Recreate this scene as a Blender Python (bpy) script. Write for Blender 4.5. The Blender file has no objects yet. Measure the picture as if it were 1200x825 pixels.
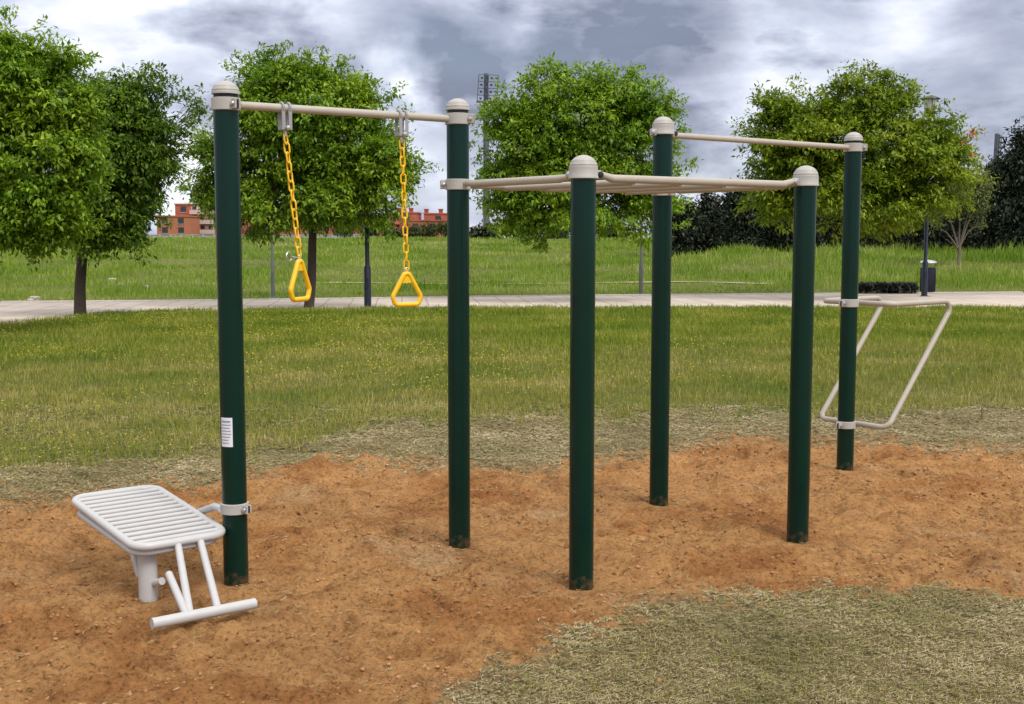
import bpy, math, random
import numpy as np
from mathutils import Vector, Matrix

# ------------------------------------------------------------------ camera, world, sun, exposure
SC = bpy.context.scene
COL = SC.collection
F = 1430.0                      # focal length in photo pixels (1200 x 825 frame)
CAMH = 1.62
PITCH = math.atan(137.5 / F)
cam_d = bpy.data.cameras.new('camera')
cam_d.sensor_width = 36.0
cam_d.lens = F / 1200 * 36
cam_d.clip_start = 0.05
cam_d.clip_end = 3000
cam = bpy.data.objects.new('camera', cam_d)
COL.objects.link(cam)
cam.location = (0, 0, CAMH)
cam.rotation_euler = (math.pi / 2 - PITCH, 0, 0)
SC.camera = cam

cp, sp_ = math.cos(PITCH), math.sin(PITCH)
def ray(px, py):
    a = (px - 600) / F; b = -(py - 412.5) / F
    return Vector((a, cp + b * sp_, -sp_ + b * cp))
def G(px, py, h=0.0):
    """point of the level plane z = h that the photo shows at px, py"""
    d = ray(px, py); t = (h - CAMH) / d.z
    return Vector((d.x * t, d.y * t, h))
def W(px, py, Y):
    """point at distance Y in front of the camera seen at px, py"""
    d = ray(px, py); t = Y / d.y
    return Vector((d.x * t, Y, CAMH + d.z * t))

SUN_EL, SUN_AZ = math.radians(52), math.radians(140)      # azimuth clockwise from +Y
world = bpy.data.worlds.new('World'); SC.world = world
world.use_nodes = True
def build_world():
    nt = world.node_tree; nt.nodes.clear()
    N = nt.nodes.new; L = nt.links.new
    out = N('ShaderNodeOutputWorld'); bg = N('ShaderNodeBackground')
    bg.inputs['Strength'].default_value = 0.1
    L(bg.outputs[0], out.inputs[0])
    sky = N('ShaderNodeTexSky'); sky.sky_type = 'NISHITA'; sky.sun_disc = False
    sky.sun_elevation = SUN_EL; sky.sun_rotation = SUN_AZ
    tc = N('ShaderNodeTexCoord')
    mp = N('ShaderNodeMapping'); mp.inputs['Scale'].default_value = (6.0, 6.0, 15.0)
    mp.inputs['Location'].default_value = (3.1, 1.7, 0.6)
    L(tc.outputs['Generated'], mp.inputs[0])
    n1 = N('ShaderNodeTexNoise'); n1.inputs['Scale'].default_value = 1.0
    n1.inputs['Detail'].default_value = 10; n1.inputs['Roughness'].default_value = 0.53
    n1.inputs['Distortion'].default_value = 0.15
    L(mp.outputs[0], n1.inputs['Vector'])
    def val(op, a, b=None, clamp=False):
        m = N('ShaderNodeMath'); m.operation = op; m.use_clamp = clamp
        for i, v in enumerate((a, b)):
            if v is None: continue
            if isinstance(v, (int, float)): m.inputs[i].default_value = v
            else: L(v, m.inputs[i])
        return m.outputs[0]
    n5 = N('ShaderNodeTexNoise'); n5.inputs['Scale'].default_value = 1.0; n5.inputs['Detail'].default_value = 8; n5.inputs['Roughness'].default_value = .55
    mp5 = N('ShaderNodeMapping'); mp5.inputs['Scale'].default_value = (9, 9, 21); mp5.inputs['Location'].default_value = (7.3, 2.2, 4.1)
    L(tc.outputs['Generated'], mp5.inputs[0]); L(mp5.outputs[0], n5.inputs['Vector'])
    # distorted direction for cloud lumps
    warp = N('ShaderNodeVectorMath'); warp.operation = 'SUBTRACT'; warp.inputs[1].default_value = (.5, .5, .5)
    nw = N('ShaderNodeTexNoise'); nw.inputs['Scale'].default_value = 13; nw.inputs['Detail'].default_value = 9
    L(tc.outputs['Generated'], nw.inputs['Vector']); L(nw.outputs['Color'], warp.inputs[0])
    ws = N('ShaderNodeVectorMath'); ws.operation = 'SCALE'; ws.inputs['Scale'].default_value = 0.11
    L(warp.outputs[0], ws.inputs[0])
    wa = N('ShaderNodeVectorMath'); wa.operation = 'ADD'
    L(tc.outputs['Generated'], wa.inputs[0]); L(ws.outputs[0], wa.inputs[1])
    b = val('MULTIPLY', n1.outputs['Fac'], 2.3)
    b = val('ADD', b, -0.66 - .55)
    bl = val('MULTIPLY', val('ABSOLUTE', val('SUBTRACT', n5.outputs['Fac'], .5)), -2.0)      # billows with crisp edges
    b = val('ADD', b, val('ADD', bl, .14)); b = val('ADD', b, val('MULTIPLY', n5.outputs['Fac'], 1.1))
    lumps = [(468, 88, 44, .60), (488, 128, 30, .34), (500, 215, 70, .26), (634, 24, 34, .38), (740, 45, 150, -.38), (640, 0, 60, .12),
             (820, 80, 120, -.12), (380, 70, 130, -.20), (545, 70, 50, -.30), (850, 190, 80, .32), (230, 210, 90, .30),
             (1010, 60, 140, .10), (1160, 20, 50, -.12), (60, 30, 110, .20), (200, 70, 110, -.08), (1150, 150, 110, -.08),
             (430, 10, 60, .22), (560, 150, 45, -.12), (700, 255, 200, .08), (230, 215, 60, .15)]
    for px, py, r, s in lumps:
        d = ray(px, py).normalized()
        dist = N('ShaderNodeVectorMath'); dist.operation = 'DISTANCE'
        L(wa.outputs[0], dist.inputs[0]); dist.inputs[1].default_value = d
        mr = N('ShaderNodeMapRange'); mr.interpolation_type = 'SMOOTHERSTEP'
        L(dist.outputs['Value'], mr.inputs['Value'])
        mr.inputs['From Min'].default_value = 0; mr.inputs['From Max'].default_value = r / F * 1.45
        mr.inputs['To Min'].default_value = s; mr.inputs['To Max'].default_value = 0
        b = val('ADD', b, mr.outputs['Result'])
    ramp = N('ShaderNodeValToRGB')
    L(b, ramp.inputs[0])
    e = ramp.color_ramp.elements
    e[0].position = 0.0; e[0].color = (0.20, 0.225, 0.31, 1)
    e[1].position = 1.0; e[1].color = (0.93, 0.95, 1.0, 1)
    x = e.new(0.38); x.color = (0.42, 0.45, 0.57, 1)
    x = e.new(0.66); x.color = (0.61, 0.655, 0.78, 1)
    # the cloud deck is brighter overhead
    sep = N('ShaderNodeSeparateXYZ'); L(tc.outputs['Generated'], sep.inputs[0])
    zr = N('ShaderNodeMapRange'); L(sep.outputs['Z'], zr.inputs['Value'])
    zr.inputs['From Min'].default_value = 0.15; zr.inputs['From Max'].default_value = 0.9
    zr.inputs['To Min'].default_value = 9.3; zr.inputs['To Max'].default_value = 18.0
    zn = N('ShaderNodeMapRange'); L(sep.outputs['Z'], zn.inputs['Value'])
    zn.inputs['From Min'].default_value = 0.2; zn.inputs['From Max'].default_value = 0.55; zn.inputs['To Max'].default_value = .8
    mz = N('ShaderNodeMix'); mz.data_type = 'RGBA'; L(zn.outputs[0], mz.inputs['Factor']); L(ramp.outputs[0], mz.inputs['A']); mz.inputs['B'].default_value = (.69, .66, .61, 1)
    mul = N('ShaderNodeVectorMath'); mul.operation = 'SCALE'
    L(mz.outputs['Result'], mul.inputs[0]); L(zr.outputs[0], mul.inputs['Scale'])
    mix = N('ShaderNodeMix'); mix.data_type = 'RGBA'
    cov = N('ShaderNodeMapRange'); L(n1.outputs['Fac'], cov.inputs['Value'])
    cov.inputs['From Min'].default_value = .3; cov.inputs['From Max'].default_value = .5
    cov.inputs['To Min'].default_value = .8; cov.inputs['To Max'].default_value = .96
    L(cov.outputs[0], mix.inputs['Factor'])
    L(sky.outputs[0], mix.inputs['A']); L(mul.outputs[0], mix.inputs['B'])
    L(mix.outputs['Result'], bg.inputs['Color'])
build_world()
sun_d = bpy.data.lights.new('sun', 'SUN'); sun_d.energy = 2.0; sun_d.angle = math.radians(22); sun_d.color = (1, .95, .88)
sun = bpy.data.objects.new('sun', sun_d); COL.objects.link(sun)
sd = Vector((math.sin(SUN_AZ) * math.cos(SUN_EL), math.cos(SUN_AZ) * math.cos(SUN_EL), math.sin(SUN_EL)))
sun.rotation_euler = sd.to_track_quat('Z', 'Y').to_euler()
vs = SC.view_settings
vs.view_transform = 'Standard'; vs.look = 'None'; vs.exposure = 0.36; vs.gamma = 1; vs.use_curve_mapping = False
SC.cycles.max_bounces = 6; SC.cycles.diffuse_bounces = 3; SC.cycles.glossy_bounces = 2
SC.cycles.transmission_bounces = 3; SC.cycles.transparent_max_bounces = 4
SC.cycles.use_denoising = True

# ------------------------------------------------------------------ noise
def _hash(ix, iy, seed):
    h = (ix.astype(np.int64) * 374761393 + iy.astype(np.int64) * 668265263 + seed * 974634777) & 0xFFFFFFFF
    h = ((h ^ (h >> 13)) * 1274126177) & 0xFFFFFFFF
    return ((h ^ (h >> 16)) & 0xFFFF) / 65535.0
def vnoise(x, y, seed=0):
    ix = np.floor(x); iy = np.floor(y); fx = x - ix; fy = y - iy
    fx = fx * fx * (3 - 2 * fx); fy = fy * fy * (3 - 2 * fy)
    a = _hash(ix, iy, seed); b = _hash(ix + 1, iy, seed); c = _hash(ix, iy + 1, seed); d = _hash(ix + 1, iy + 1, seed)
    return (a + (b - a) * fx) * (1 - fy) + (c + (d - c) * fx) * fy
def fbm(x, y, scale, octs=4, seed=0, rough=.5):
    s = 0; a = 1; t = 0
    for o in range(octs):
        k = 2.03 ** o / scale
        c, s_ = math.cos(o * .7 + .3), math.sin(o * .7 + .3)
        s = s + a * vnoise((x * c - y * s_) * k + 17.3 * o, (x * s_ + y * c) * k + 5.1 * o, seed + o * 13); t += a; a *= rough
    return s / t
def smooth(t): t = np.clip(t, 0, 1); return t * t * (3 - 2 * t)

# ------------------------------------------------------------------ mesh helpers
class MB:
    def __init__(s): s.v = []; s.f = []; s.m = []
    def add(s, verts, faces, mat=0):
        o = len(s.v); s.v.extend([tuple(p) for p in verts]); s.f.extend([tuple(i + o for i in f) for f in faces]); s.m.extend([mat] * len(faces))
    def box(s, c, size, rot=None, mat=0, bevel=0.0):
        c = Vector(c); hx, hy, hz = [q / 2 for q in size]; R = rot or Matrix.Identity(3)
        if bevel <= 0:
            P = [c + R @ Vector((x * hx, y * hy, z * hz)) for x in (-1, 1) for y in (-1, 1) for z in (-1, 1)]
            s.add(P, [(0, 1, 3, 2), (4, 6, 7, 5), (0, 4, 5, 1), (2, 3, 7, 6), (0, 2, 6, 4), (1, 5, 7, 3)], mat); return
        b = bevel; rings = []
        def ring(z, i):
            a, d = hx - i, hy - i
            q = b
            return [(a, d - q, z), (a - q, d, z), (-a + q, d, z), (-a, d - q, z), (-a, -d + q, z), (-a + q, -d, z), (a - q, -d, z), (a, -d + q, z)]
        zs = [(-hz, b), (-hz + b, 0), (hz - b, 0), (hz, b)]
        P = []; 
        for z, i in zs: P += [c + R @ Vector(p) for p in ring(z, i)]
        Fc = []
        for k in range(3):
            for j in range(8): Fc.append((k * 8 + j, k * 8 + (j + 1) % 8, k * 8 + 8 + (j + 1) % 8, k * 8 + 8 + j))
        Fc.append(tuple(range(7, -1, -1))); Fc.append(tuple(range(24, 32)))
        s.add(P, Fc, mat)
    def tube(s, pts, r, n=12, mat=0, cap=True, closed=False):
        pts = [Vector(p) for p in pts]; m = len(pts)
        rs = r if isinstance(r, (list, tuple)) else [r] * m
        T = []
        for i in range(m):
            if closed: t = pts[(i + 1) % m] - pts[i - 1]
            elif i == 0: t = pts[1] - pts[0]
            elif i == m - 1: t = pts[-1] - pts[-2]
            else: t = (pts[i + 1] - pts[i]).normalized() + (pts[i] - pts[i - 1]).normalized()
            T.append(t.normalized())
        u = T[0].orthogonal().normalized(); P = []
        for i in range(m):
            if i: 
                u = T[i - 1].rotation_difference(T[i]) @ u
                u = (u - T[i] * u.dot(T[i])).normalized()
            w = T[i].cross(u)
            for k in range(n):
                a = 2 * math.pi * k / n; P.append(pts[i] + (u * math.cos(a) + w * math.sin(a)) * rs[i])
        Fc = []
        for i in range(m if closed else m - 1):
            j = (i + 1) % m
            for k in range(n): Fc.append((i * n + k, i * n + (k + 1) % n, j * n + (k + 1) % n, j * n + k))
        if cap and not closed:
            Fc.append(tuple(range(n - 1, -1, -1))); Fc.append(tuple((m - 1) * n + k for k in range(n)))
        s.add(P, Fc, mat)
    def lathe(s, prof, base=(0, 0, 0), n=32, mat=0, axis=None):
        base = Vector(base); R = Matrix.Identity(3)
        if axis is not None: R = Vector((0, 0, 1)).rotation_difference(Vector(axis).normalized()).to_matrix()
        P = []; m = len(prof)
        for r, z in prof:
            for k in range(n):
                a = 2 * math.pi * k / n; P.append(base + R @ Vector((r * math.cos(a), r * math.sin(a), z)))
        Fc = [(i * n + k, i * n + (k + 1) % n, (i + 1) * n + (k + 1) % n, (i + 1) * n + k) for i in range(m - 1) for k in range(n)]
        Fc.append(tuple(range(n - 1, -1, -1))); Fc.append(tuple((m - 1) * n + k for k in range(n)))
        s.add(P, Fc, mat)
    def build(s, name, mats, parent=None, loc=None, smooth_=True, angle=35):
        me = bpy.data.meshes.new(name); me.from_pydata(s.v, [], s.f)
        mats = mats if isinstance(mats, (list, tuple)) else [mats]
        for q in mats: me.materials.append(q)
        if len(mats) > 1: me.polygons.foreach_set('material_index', s.m)
        if smooth_:
            me.polygons.foreach_set('use_smooth', [True] * len(me.polygons)); me.set_sharp_from_angle(angle=math.radians(angle))
        me.update()
        return link(name, me, parent, loc)
def link(name, me, parent=None, loc=None):
    o = bpy.data.objects.new(name, me); COL.objects.link(o)
    if parent is not None: o.parent = parent; o.location = -world_loc(parent) 
    if loc is not None: o.location = loc
    return o
def world_loc(o):
    v = Vector((0, 0, 0))
    while o is not None: v += o.location; o = o.parent
    return v
def np_mesh(name, V, Q, mats, parent=None, smooth_=False, midx=None):
    V = np.asarray(V, dtype=np.float32); Q = np.asarray(Q, dtype=np.int32); k = Q.shape[1]
    me = bpy.data.meshes.new(name)
    me.vertices.add(len(V)); me.vertices.foreach_set('co', V.ravel())
    me.loops.add(Q.size); me.loops.foreach_set('vertex_index', Q.ravel())
    me.polygons.add(len(Q)); me.polygons.foreach_set('loop_start', np.arange(0, Q.size, k, dtype=np.int32))
    me.polygons.foreach_set('loop_total', np.full(len(Q), k, dtype=np.int32))
    if smooth_: me.polygons.foreach_set('use_smooth', np.ones(len(Q), dtype=bool))
    for m in (mats if isinstance(mats, (list, tuple)) else [mats]): me.materials.append(m)
    if midx is not None: me.polygons.foreach_set('material_index', midx.astype(np.int32))
    me.update(calc_edges=True)
    return link(name, me, parent)
def empty(name, loc):
    o = bpy.data.objects.new(name, None); o.empty_display_size = .2; COL.objects.link(o); o.location = loc; return o
def tag(o, label=None, cat=None, group=None, kind=None):
    if label: o['label'] = label
    if cat: o['category'] = cat
    if group: o['group'] = group
    if kind: o['kind'] = kind
    return o
def fillet(pts, r, n=7, closed=False):
    pts = [Vector(p) for p in pts]; out = []; m = len(pts)
    for i, p in enumerate(pts):
        if not closed and i in (0, m - 1): out.append(p); continue
        a = pts[i - 1] - p; b = pts[(i + 1) % m] - p
        ang = a.angle(b); d = min(r / math.tan(ang / 2), a.length * .49, b.length * .49)
        rr = d * math.tan(ang / 2); a.normalize(); b.normalize()
        cen = p + (a + b).normalized() * (rr / math.sin(ang / 2))
        s0 = p + a * d - cen; s1 = p + b * d - cen
        ax_ = s0.cross(s1).normalized(); tot = s0.angle(s1)
        for k in range(n + 1): out.append(cen + Matrix.Rotation(tot * k / n, 3, ax_) @ s0)
    return out

# ------------------------------------------------------------------ materials
def new_mat(name):
    m = bpy.data.materials.new(name); m.use_nodes = True; nt = m.node_tree
    return m, nt, nt.nodes['Principled BSDF'], nt.nodes.new, nt.links.new
def paint(name, col, rough=.4, var=.12, scale=14, bump=.0, spec=.5, coat=0, metal=0, dirt=None):
    m, nt, b, N, L = new_mat(name)
    tc = N('ShaderNodeTexCoord'); n = N('ShaderNodeTexNoise'); n.inputs['Scale'].default_value = scale; n.inputs['Detail'].default_value = 5
    L(tc.outputs['Object'], n.inputs['Vector'])
    mx = N('ShaderNodeMix'); mx.data_type = 'RGBA'
    mx.inputs['A'].default_value = (*[c * (1 - var) for c in col], 1); mx.inputs['B'].default_value = (*[min(1, c * (1 + var)) for c in col], 1)
    L(n.outputs['Fac'], mx.inputs['Factor']); src = mx.outputs['Result']
    if dirt:      # soil splashed on the lowest part of a post
        sp = N('ShaderNodeSeparateXYZ'); L(tc.outputs['Object'], sp.inputs[0])
        n2 = N('ShaderNodeTexNoise'); n2.inputs['Scale'].default_value = 30; n2.inputs['Detail'].default_value = 6; L(tc.outputs['Object'], n2.inputs['Vector'])
        ad = N('ShaderNodeMath'); ad.operation = 'MULTIPLY_ADD'; L(n2.outputs['Fac'], ad.inputs[0]); ad.inputs[1].default_value = -.35; L(sp.outputs['Z'], ad.inputs[2])
        mr = N('ShaderNodeMapRange'); L(ad.outputs[0], mr.inputs['Value']); mr.inputs['From Min'].default_value = -.20; mr.inputs['From Max'].default_value = -.13
        mr.inputs['To Min'].default_value = .35; mr.inputs['To Max'].default_value = 0
        m2 = N('ShaderNodeMix'); m2.data_type = 'RGBA'; L(mr.outputs[0], m2.inputs['Factor']); L(src, m2.inputs['A']); m2.inputs['B'].default_value = (*dirt, 1); src = m2.outputs['Result']
    L(src, b.inputs['Base Color'])
    mr = N('ShaderNodeMapRange'); L(n.outputs['Fac'], mr.inputs['Value']); mr.inputs['To Min'].default_value = rough * .8; mr.inputs['To Max'].default_value = rough * 1.25
    L(mr.outputs[0], b.inputs['Roughness'])
    b.inputs['Specular IOR Level'].default_value = spec; b.inputs['Coat Weight'].default_value = coat; b.inputs['Coat Roughness'].default_value = .15
    b.inputs['Metallic'].default_value = metal
    if bump:
        bp = N('ShaderNodeBump'); bp.inputs['Strength'].default_value = bump; bp.inputs['Distance'].default_value = .004
        n3 = N('ShaderNodeTexNoise'); n3.inputs['Scale'].default_value = scale * 6; L(tc.outputs['Object'], n3.inputs['Vector'])
        L(n3.outputs['Fac'], bp.inputs['Height']); L(bp.outputs[0], b.inputs['Normal'])
    return m
M_GREEN = paint('green_post_paint', (.0008, .021, .015), .2, .25, 5, .08, .26, .0, dirt=(.20, .09, .04))
M_BEIGE = paint('beige_bar_paint', (.40, .365, .31), .42, .10, 20, .1)
M_CAP = paint('grey_cap_plastic', (.40, .388, .365), .5, .08, 25, .2)
M_HANG = paint('grey_hanger_paint', (.30, .30, .31), .45, .1, 30)
M_WHITE = paint('off_white_paint', (.47, .47, .475), .38, .07, 20, .1)
M_BLACK = paint('black_rubber', (.012, .012, .015), .6)
M_STEEL = paint('galvanised_steel', (.55, .55, .56), .35, .2, 40, .2, metal=.9)
M_YELLOW = paint('yellow_plastic', (.84, .50, .008), .35, .1, 30, .1)
M_BARK = paint('brown_bark', (.050, .036, .028), .9, .5, 9, 1.0)
M_BARK2 = paint('grey_bark', (.16, .13, .10), .9, .4, 9, 1.0)
M_NAVY = paint('dark_lamp_paint', (.010, .014, .030), .4, .1, 8)
M_GREYP = paint('grey_lamp_paint', (.11, .12, .12), .5, .1, 8)
M_LAMP = paint('pale_lamp_glass', (.55, .56, .56), .3)
M_STONE = paint('pale_stone', (.40, .36, .30), .9, .3, 8, 1.0)
M_PAPER = paint('white_sticker', (.72, .74, .80), .35, .03)
M_INK = paint('blue_grey_ink', (.25, .28, .42), .5, .03)

def leaf_mat(name, c1, c2, c3, transl=.35, gloss=.35, patch=1.1):
    """per-leaf colour (random per island) + slow change through the plant"""
    m, nt, b, N, L = new_mat(name)
    g = N('ShaderNodeNewGeometry'); r = N('ShaderNodeValToRGB'); L(g.outputs['Random Per Island'], r.inputs[0])
    e = r.color_ramp.elements; e[0].color = (*c1, 1); e[1].color = (*c3, 1); x = e.new(.55); x.color = (*c2, 1)
    tc = N('ShaderNodeTexCoord'); n = N('ShaderNodeTexNoise'); n.inputs['Scale'].default_value = patch; n.inputs['Detail'].default_value = 3; L(tc.outputs['Object'], n.inputs['Vector'])
    hs = N('ShaderNodeHueSaturation'); L(r.outputs[0], hs.inputs['Color'])
    mr = N('ShaderNodeMapRange'); L(n.outputs['Fac'], mr.inputs['Value']); mr.inputs['From Min'].default_value = .3; mr.inputs['From Max'].default_value = .7
    mr.inputs['To Min'].default_value = .485; mr.inputs['To Max'].default_value = .512; L(mr.outputs[0], hs.inputs['Hue'])
    mr2 = N('ShaderNodeMapRange'); L(n.outputs['Fac'], mr2.inputs['Value']); mr2.inputs['From Min'].default_value = .3; mr2.inputs['From Max'].default_value = .7
    mr2.inputs['To Min'].default_value = 1.2; mr2.inputs['To Max'].default_value = .8; L(mr2.outputs[0], hs.inputs['Value'])
    L(hs.outputs[0], b.inputs['Base Color']); b.inputs['Roughness'].default_value = .5; b.inputs['Specular IOR Level'].default_value = gloss
    t = N('ShaderNodeBsdfTranslucent'); L(hs.outputs[0], t.inputs['Color'])
    mx = N('ShaderNodeMixShader'); mx.inputs[0].default_value = transl; L(b.outputs[0], mx.inputs[1]); L(t.outputs[0], mx.inputs[2])
    L(mx.outputs[0], nt.nodes['Material Output'].inputs[0])
    return m
M_LEAF = leaf_mat('green_leaves', (.085, .18, .008), (.19, .34, .014), (.31, .46, .03))
M_LEAF_Y = leaf_mat('yellow_green_leaves', (.09, .16, .006), (.20, .30, .010), (.33, .41, .022))
M_LEAF_D = leaf_mat('deep_green_leaves', (.045, .11, .008), (.11, .21, .012), (.22, .33, .03))
M_LEAF_P = leaf_mat('pale_leaves', (.12, .16, .04), (.17, .21, .06), (.24, .27, .10))
M_DARK = leaf_mat('dark_evergreen', (.008, .015, .008), (.018, .030, .014), (.045, .065, .028), .15)
M_HEDGE = leaf_mat('dark_hedge_leaves', (.004, .005, .005), (.010, .012, .010), (.06, .06, .06), .1)
M_ORANGE = leaf_mat('orange_leaves', (.5, .16, .02), (.6, .22, .03), (.6, .3, .05))
M_BUSH = leaf_mat('bush_leaves', (.035, .06, .012), (.06, .09, .02), (.11, .13, .03))

def grass_mat(name, cols, scale=.6, transl=.3, con=1.8):
    m, nt, b, N, L = new_mat(name)
    g = N('ShaderNodeNewGeometry'); tc = N('ShaderNodeTexCoord')
    n = N('ShaderNodeTexNoise'); n.inputs['Scale'].default_value = scale; n.inputs['Detail'].default_value = 4; n.inputs['Roughness'].default_value = .6
    L(tc.outputs['Object'], n.inputs['Vector'])
    a = N('ShaderNodeMath'); a.operation = 'MULTIPLY_ADD'; L(n.outputs['Fac'], a.inputs[0]); a.inputs[1].default_value = 1.6; a.inputs[2].default_value = -.55
    a.inputs[1].default_value = con; a.inputs[2].default_value = .25 - con / 2
    c = N('ShaderNodeMath'); c.operation = 'MULTIPLY_ADD'; L(g.outputs['Random Per Island'], c.inputs[0]); c.inputs[1].default_value = .55; L(a.outputs[0], c.inputs[2])
    r = N('ShaderNodeValToRGB'); L(c.outputs[0], r.inputs[0]); e = r.color_ramp.elements
    e[0].color = (*cols[0], 1); e[1].color = (*cols[-1], 1)
    for i, q in enumerate(cols[1:-1]): x = e.new((i + 1) / (len(cols) - 1)); x.color = (*q, 1)
    L(r.outputs[0], b.inputs['Base Color']); b.inputs['Roughness'].default_value = .6; b.inputs['Specular IOR Level'].default_value = .25
    t = N('ShaderNodeBsdfTranslucent'); L(r.outputs[0], t.inputs['Color'])
    mx = N('ShaderNodeMixShader'); mx.inputs[0].default_value = transl; L(b.outputs[0], mx.inputs[1]); L(t.outputs[0], mx.inputs[2])
    L(mx.outputs[0], nt.nodes['Material Output'].inputs[0])
    return m
M_LAWN = grass_mat('lawn_blades', [(.10, .175, .02), (.18, .24, .03), (.28, .28, .05), (.38, .33, .09), (.52, .45, .20)])
M_LUSH = grass_mat('lush_blades', [(.09, .16, .012), (.16, .23, .018), (.25, .29, .03), (.37, .37, .08)], .6, .3, 2.2)
M_FIELD = grass_mat('field_blades', [(.085, .18, .012), (.17, .28, .02), (.25, .34, .045), (.40, .43, .14)], .22, .35, 2.6)
M_STRAW = grass_mat('cut_grass', [(.10, .10, .03), (.19, .175, .06), (.28, .235, .11), (.38, .32, .17), (.52, .45, .28)], 1.6, .15, 1.7)

# ------------------------------------------------------------------ zones of the ground, as lines in world space
def line(px_pts, before=None, after=None):
    P = [G(x, y) for x, y in px_pts]; xs = [p.x for p in P]; ys = [p.y for p in P]
    if before: xs = [before[0]] + xs; ys = [before[1]] + ys
    if after: xs = xs + [after[0]]; ys = ys + [after[1]]
    return np.array(xs), np.array(ys)
L_DIRT = line([(0, 582), (120, 574), (260, 560), (340, 546), (380, 536), (500, 543), (620, 548), (700, 540), (760, 528), (860, 508), (960, 515), (1050, 517), (1200, 526)], (-7, 6.6), (9, 8.2))
L_LOW = line([(520, 825), (560, 797), (640, 762), (700, 740), (760, 714), (860, 706), (950, 700), (1100, 694), (1200, 706)], (-.8, 3.0), (6, 4.5))
L_STRAW = line([(0, 555), (100, 548), (200, 535), (350, 528), (420, 505), (560, 492), (640, 490), (860, 487), (1000, 480), (1200, 478)], (-8, 7.0), (10, 11))
PN = [(-26, 8), (-14.5, 14.5), (-10.6, 19.6)] + [(G(x, y).x, G(x, y).y) for x, y in [(0, 381), (60, 375), (100, 371), (137, 367.5), (260, 364.5), (500, 362), (850, 361.5), (1200, 362)]] + [(60, 26)]
PF = [(-60, 26)] + [(G(x, y).x, G(x, y).y) for x, y in [(0, 355), (200, 353.5), (400, 351), (600, 348), (900, 345.5), (1200, 343.5)]] + [(60, 40)]
L_PN = (np.array([p[0] for p in PN]), np.array([p[1] for p in PN]))
L_PF = (np.array([p[0] for p in PF]), np.array([p[1] for p in PF]))
def yl(L_, x): return np.interp(x, L_[0], L_[1])
def zones(x, y):
    """weights of bare soil, cut straw; and whether a point lies on the path"""
    n1 = (fbm(x, y, .7, 5, 3, .6) - .5); n2 = (fbm(x, y, .16, 3, 8) - .5)
    wob = n1 * .9 + n2 * .35
    d_up = yl(L_DIRT, x) - y + wob * .8
    d_lo = y - yl(L_LOW, x) + wob * .45
    n3 = (fbm(x, y, .055, 2, 19) - .5)
    dirt = smooth(np.minimum((d_up + n3 * 1.3) / .50, (d_lo + n3 * .6) / .20) * .5 + .5)
    side = smooth((x + 9) / 2) * smooth((11 - x) / 3)
    dirt = dirt * side
    lawn = smooth((y - yl(L_STRAW, x) + wob * 2.2 + (fbm(x, y, .12, 2, 20) - .5) * .9) / .45 * .5 + .5)
    path = (y > yl(L_PN, x)) & (y < yl(L_PF, x))
    return dirt, lawn, path
POST_XY = [(G(*p).x, G(*p).y) for p in [(277, 682), (538.5, 637), (681, 686), (772, 590), (934.5, 633), (990, 550), (174, 700)]]
def macro(x, y):
    left = 1.2 * smooth((y - 36) / 90) * (1 - smooth((y - 128) / 50) * 1.4)
    edge = .126 * y - 1.0
    berm = .34 * smooth((x - edge) / 6) * smooth((y - 44) / 12) * (1 - smooth((y - 75) / 30))
    hum = (fbm(x, y, 7, 3, 51) - .5) * .35 * smooth((y - 37) / 10)
    return left + berm + hum
def height(x, y, dirt=None, lawn=None, path=None):
    if dirt is None: dirt, lawn, path = zones(x, y)
    z = macro(x, y)
    near = 1 - smooth((y - 12) / 8)
    soil = (fbm(x, y, .55, 3, 21) - .5) * .08 + (fbm(x + fbm(x, y, .3, 2, 5) * .2, y * 1.4, .13, 5, 33, .68) - .5) * .075
    hum_ = fbm(x, y * .8, .30, 3, 25, .4); soil = soil - .008 + np.clip(hum_ - .5, 0, 1) * .17 - np.clip(.38 - hum_, 0, 1) * .12
    rid = 1 - np.abs(fbm(x, y * 1.4, .20, 3, 71) - .5) * 2
    soil = soil - np.clip(rid - .84, 0, 1) * .16 + (fbm(x, y, .035, 2, 88) - .5) * .018 * fbm(x, y, .4, 2, 89) * 2
    for px_, py_ in POST_XY:
        r_ = np.hypot(x - px_, y - py_); soil = soil * (1 - .85 * np.exp(-(r_ / .26) ** 2)) + .030 * np.exp(-((r_ - .14) / .06) ** 2) * (fbm(x, y, .08, 2, 95) - .25) - .012 * np.exp(-(r_ / .085) ** 2)
    turf = (fbm(x, y, .5, 3, 41) - .5) * .05 + (fbm(x, y, .05, 2, 43) - .5) * .018
    z = z + near * (dirt * soil + (1 - dirt) * turf)
    edge = smooth((y - yl(L_PN, x) + .5) / .4) * smooth((yl(L_PF, x) + .5 - y) / .4)
    return z * (1 - edge) - .035 * edge
def hz(x, y): return float(height(np.array([float(x)]), np.array([float(y)]))[0])

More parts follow.
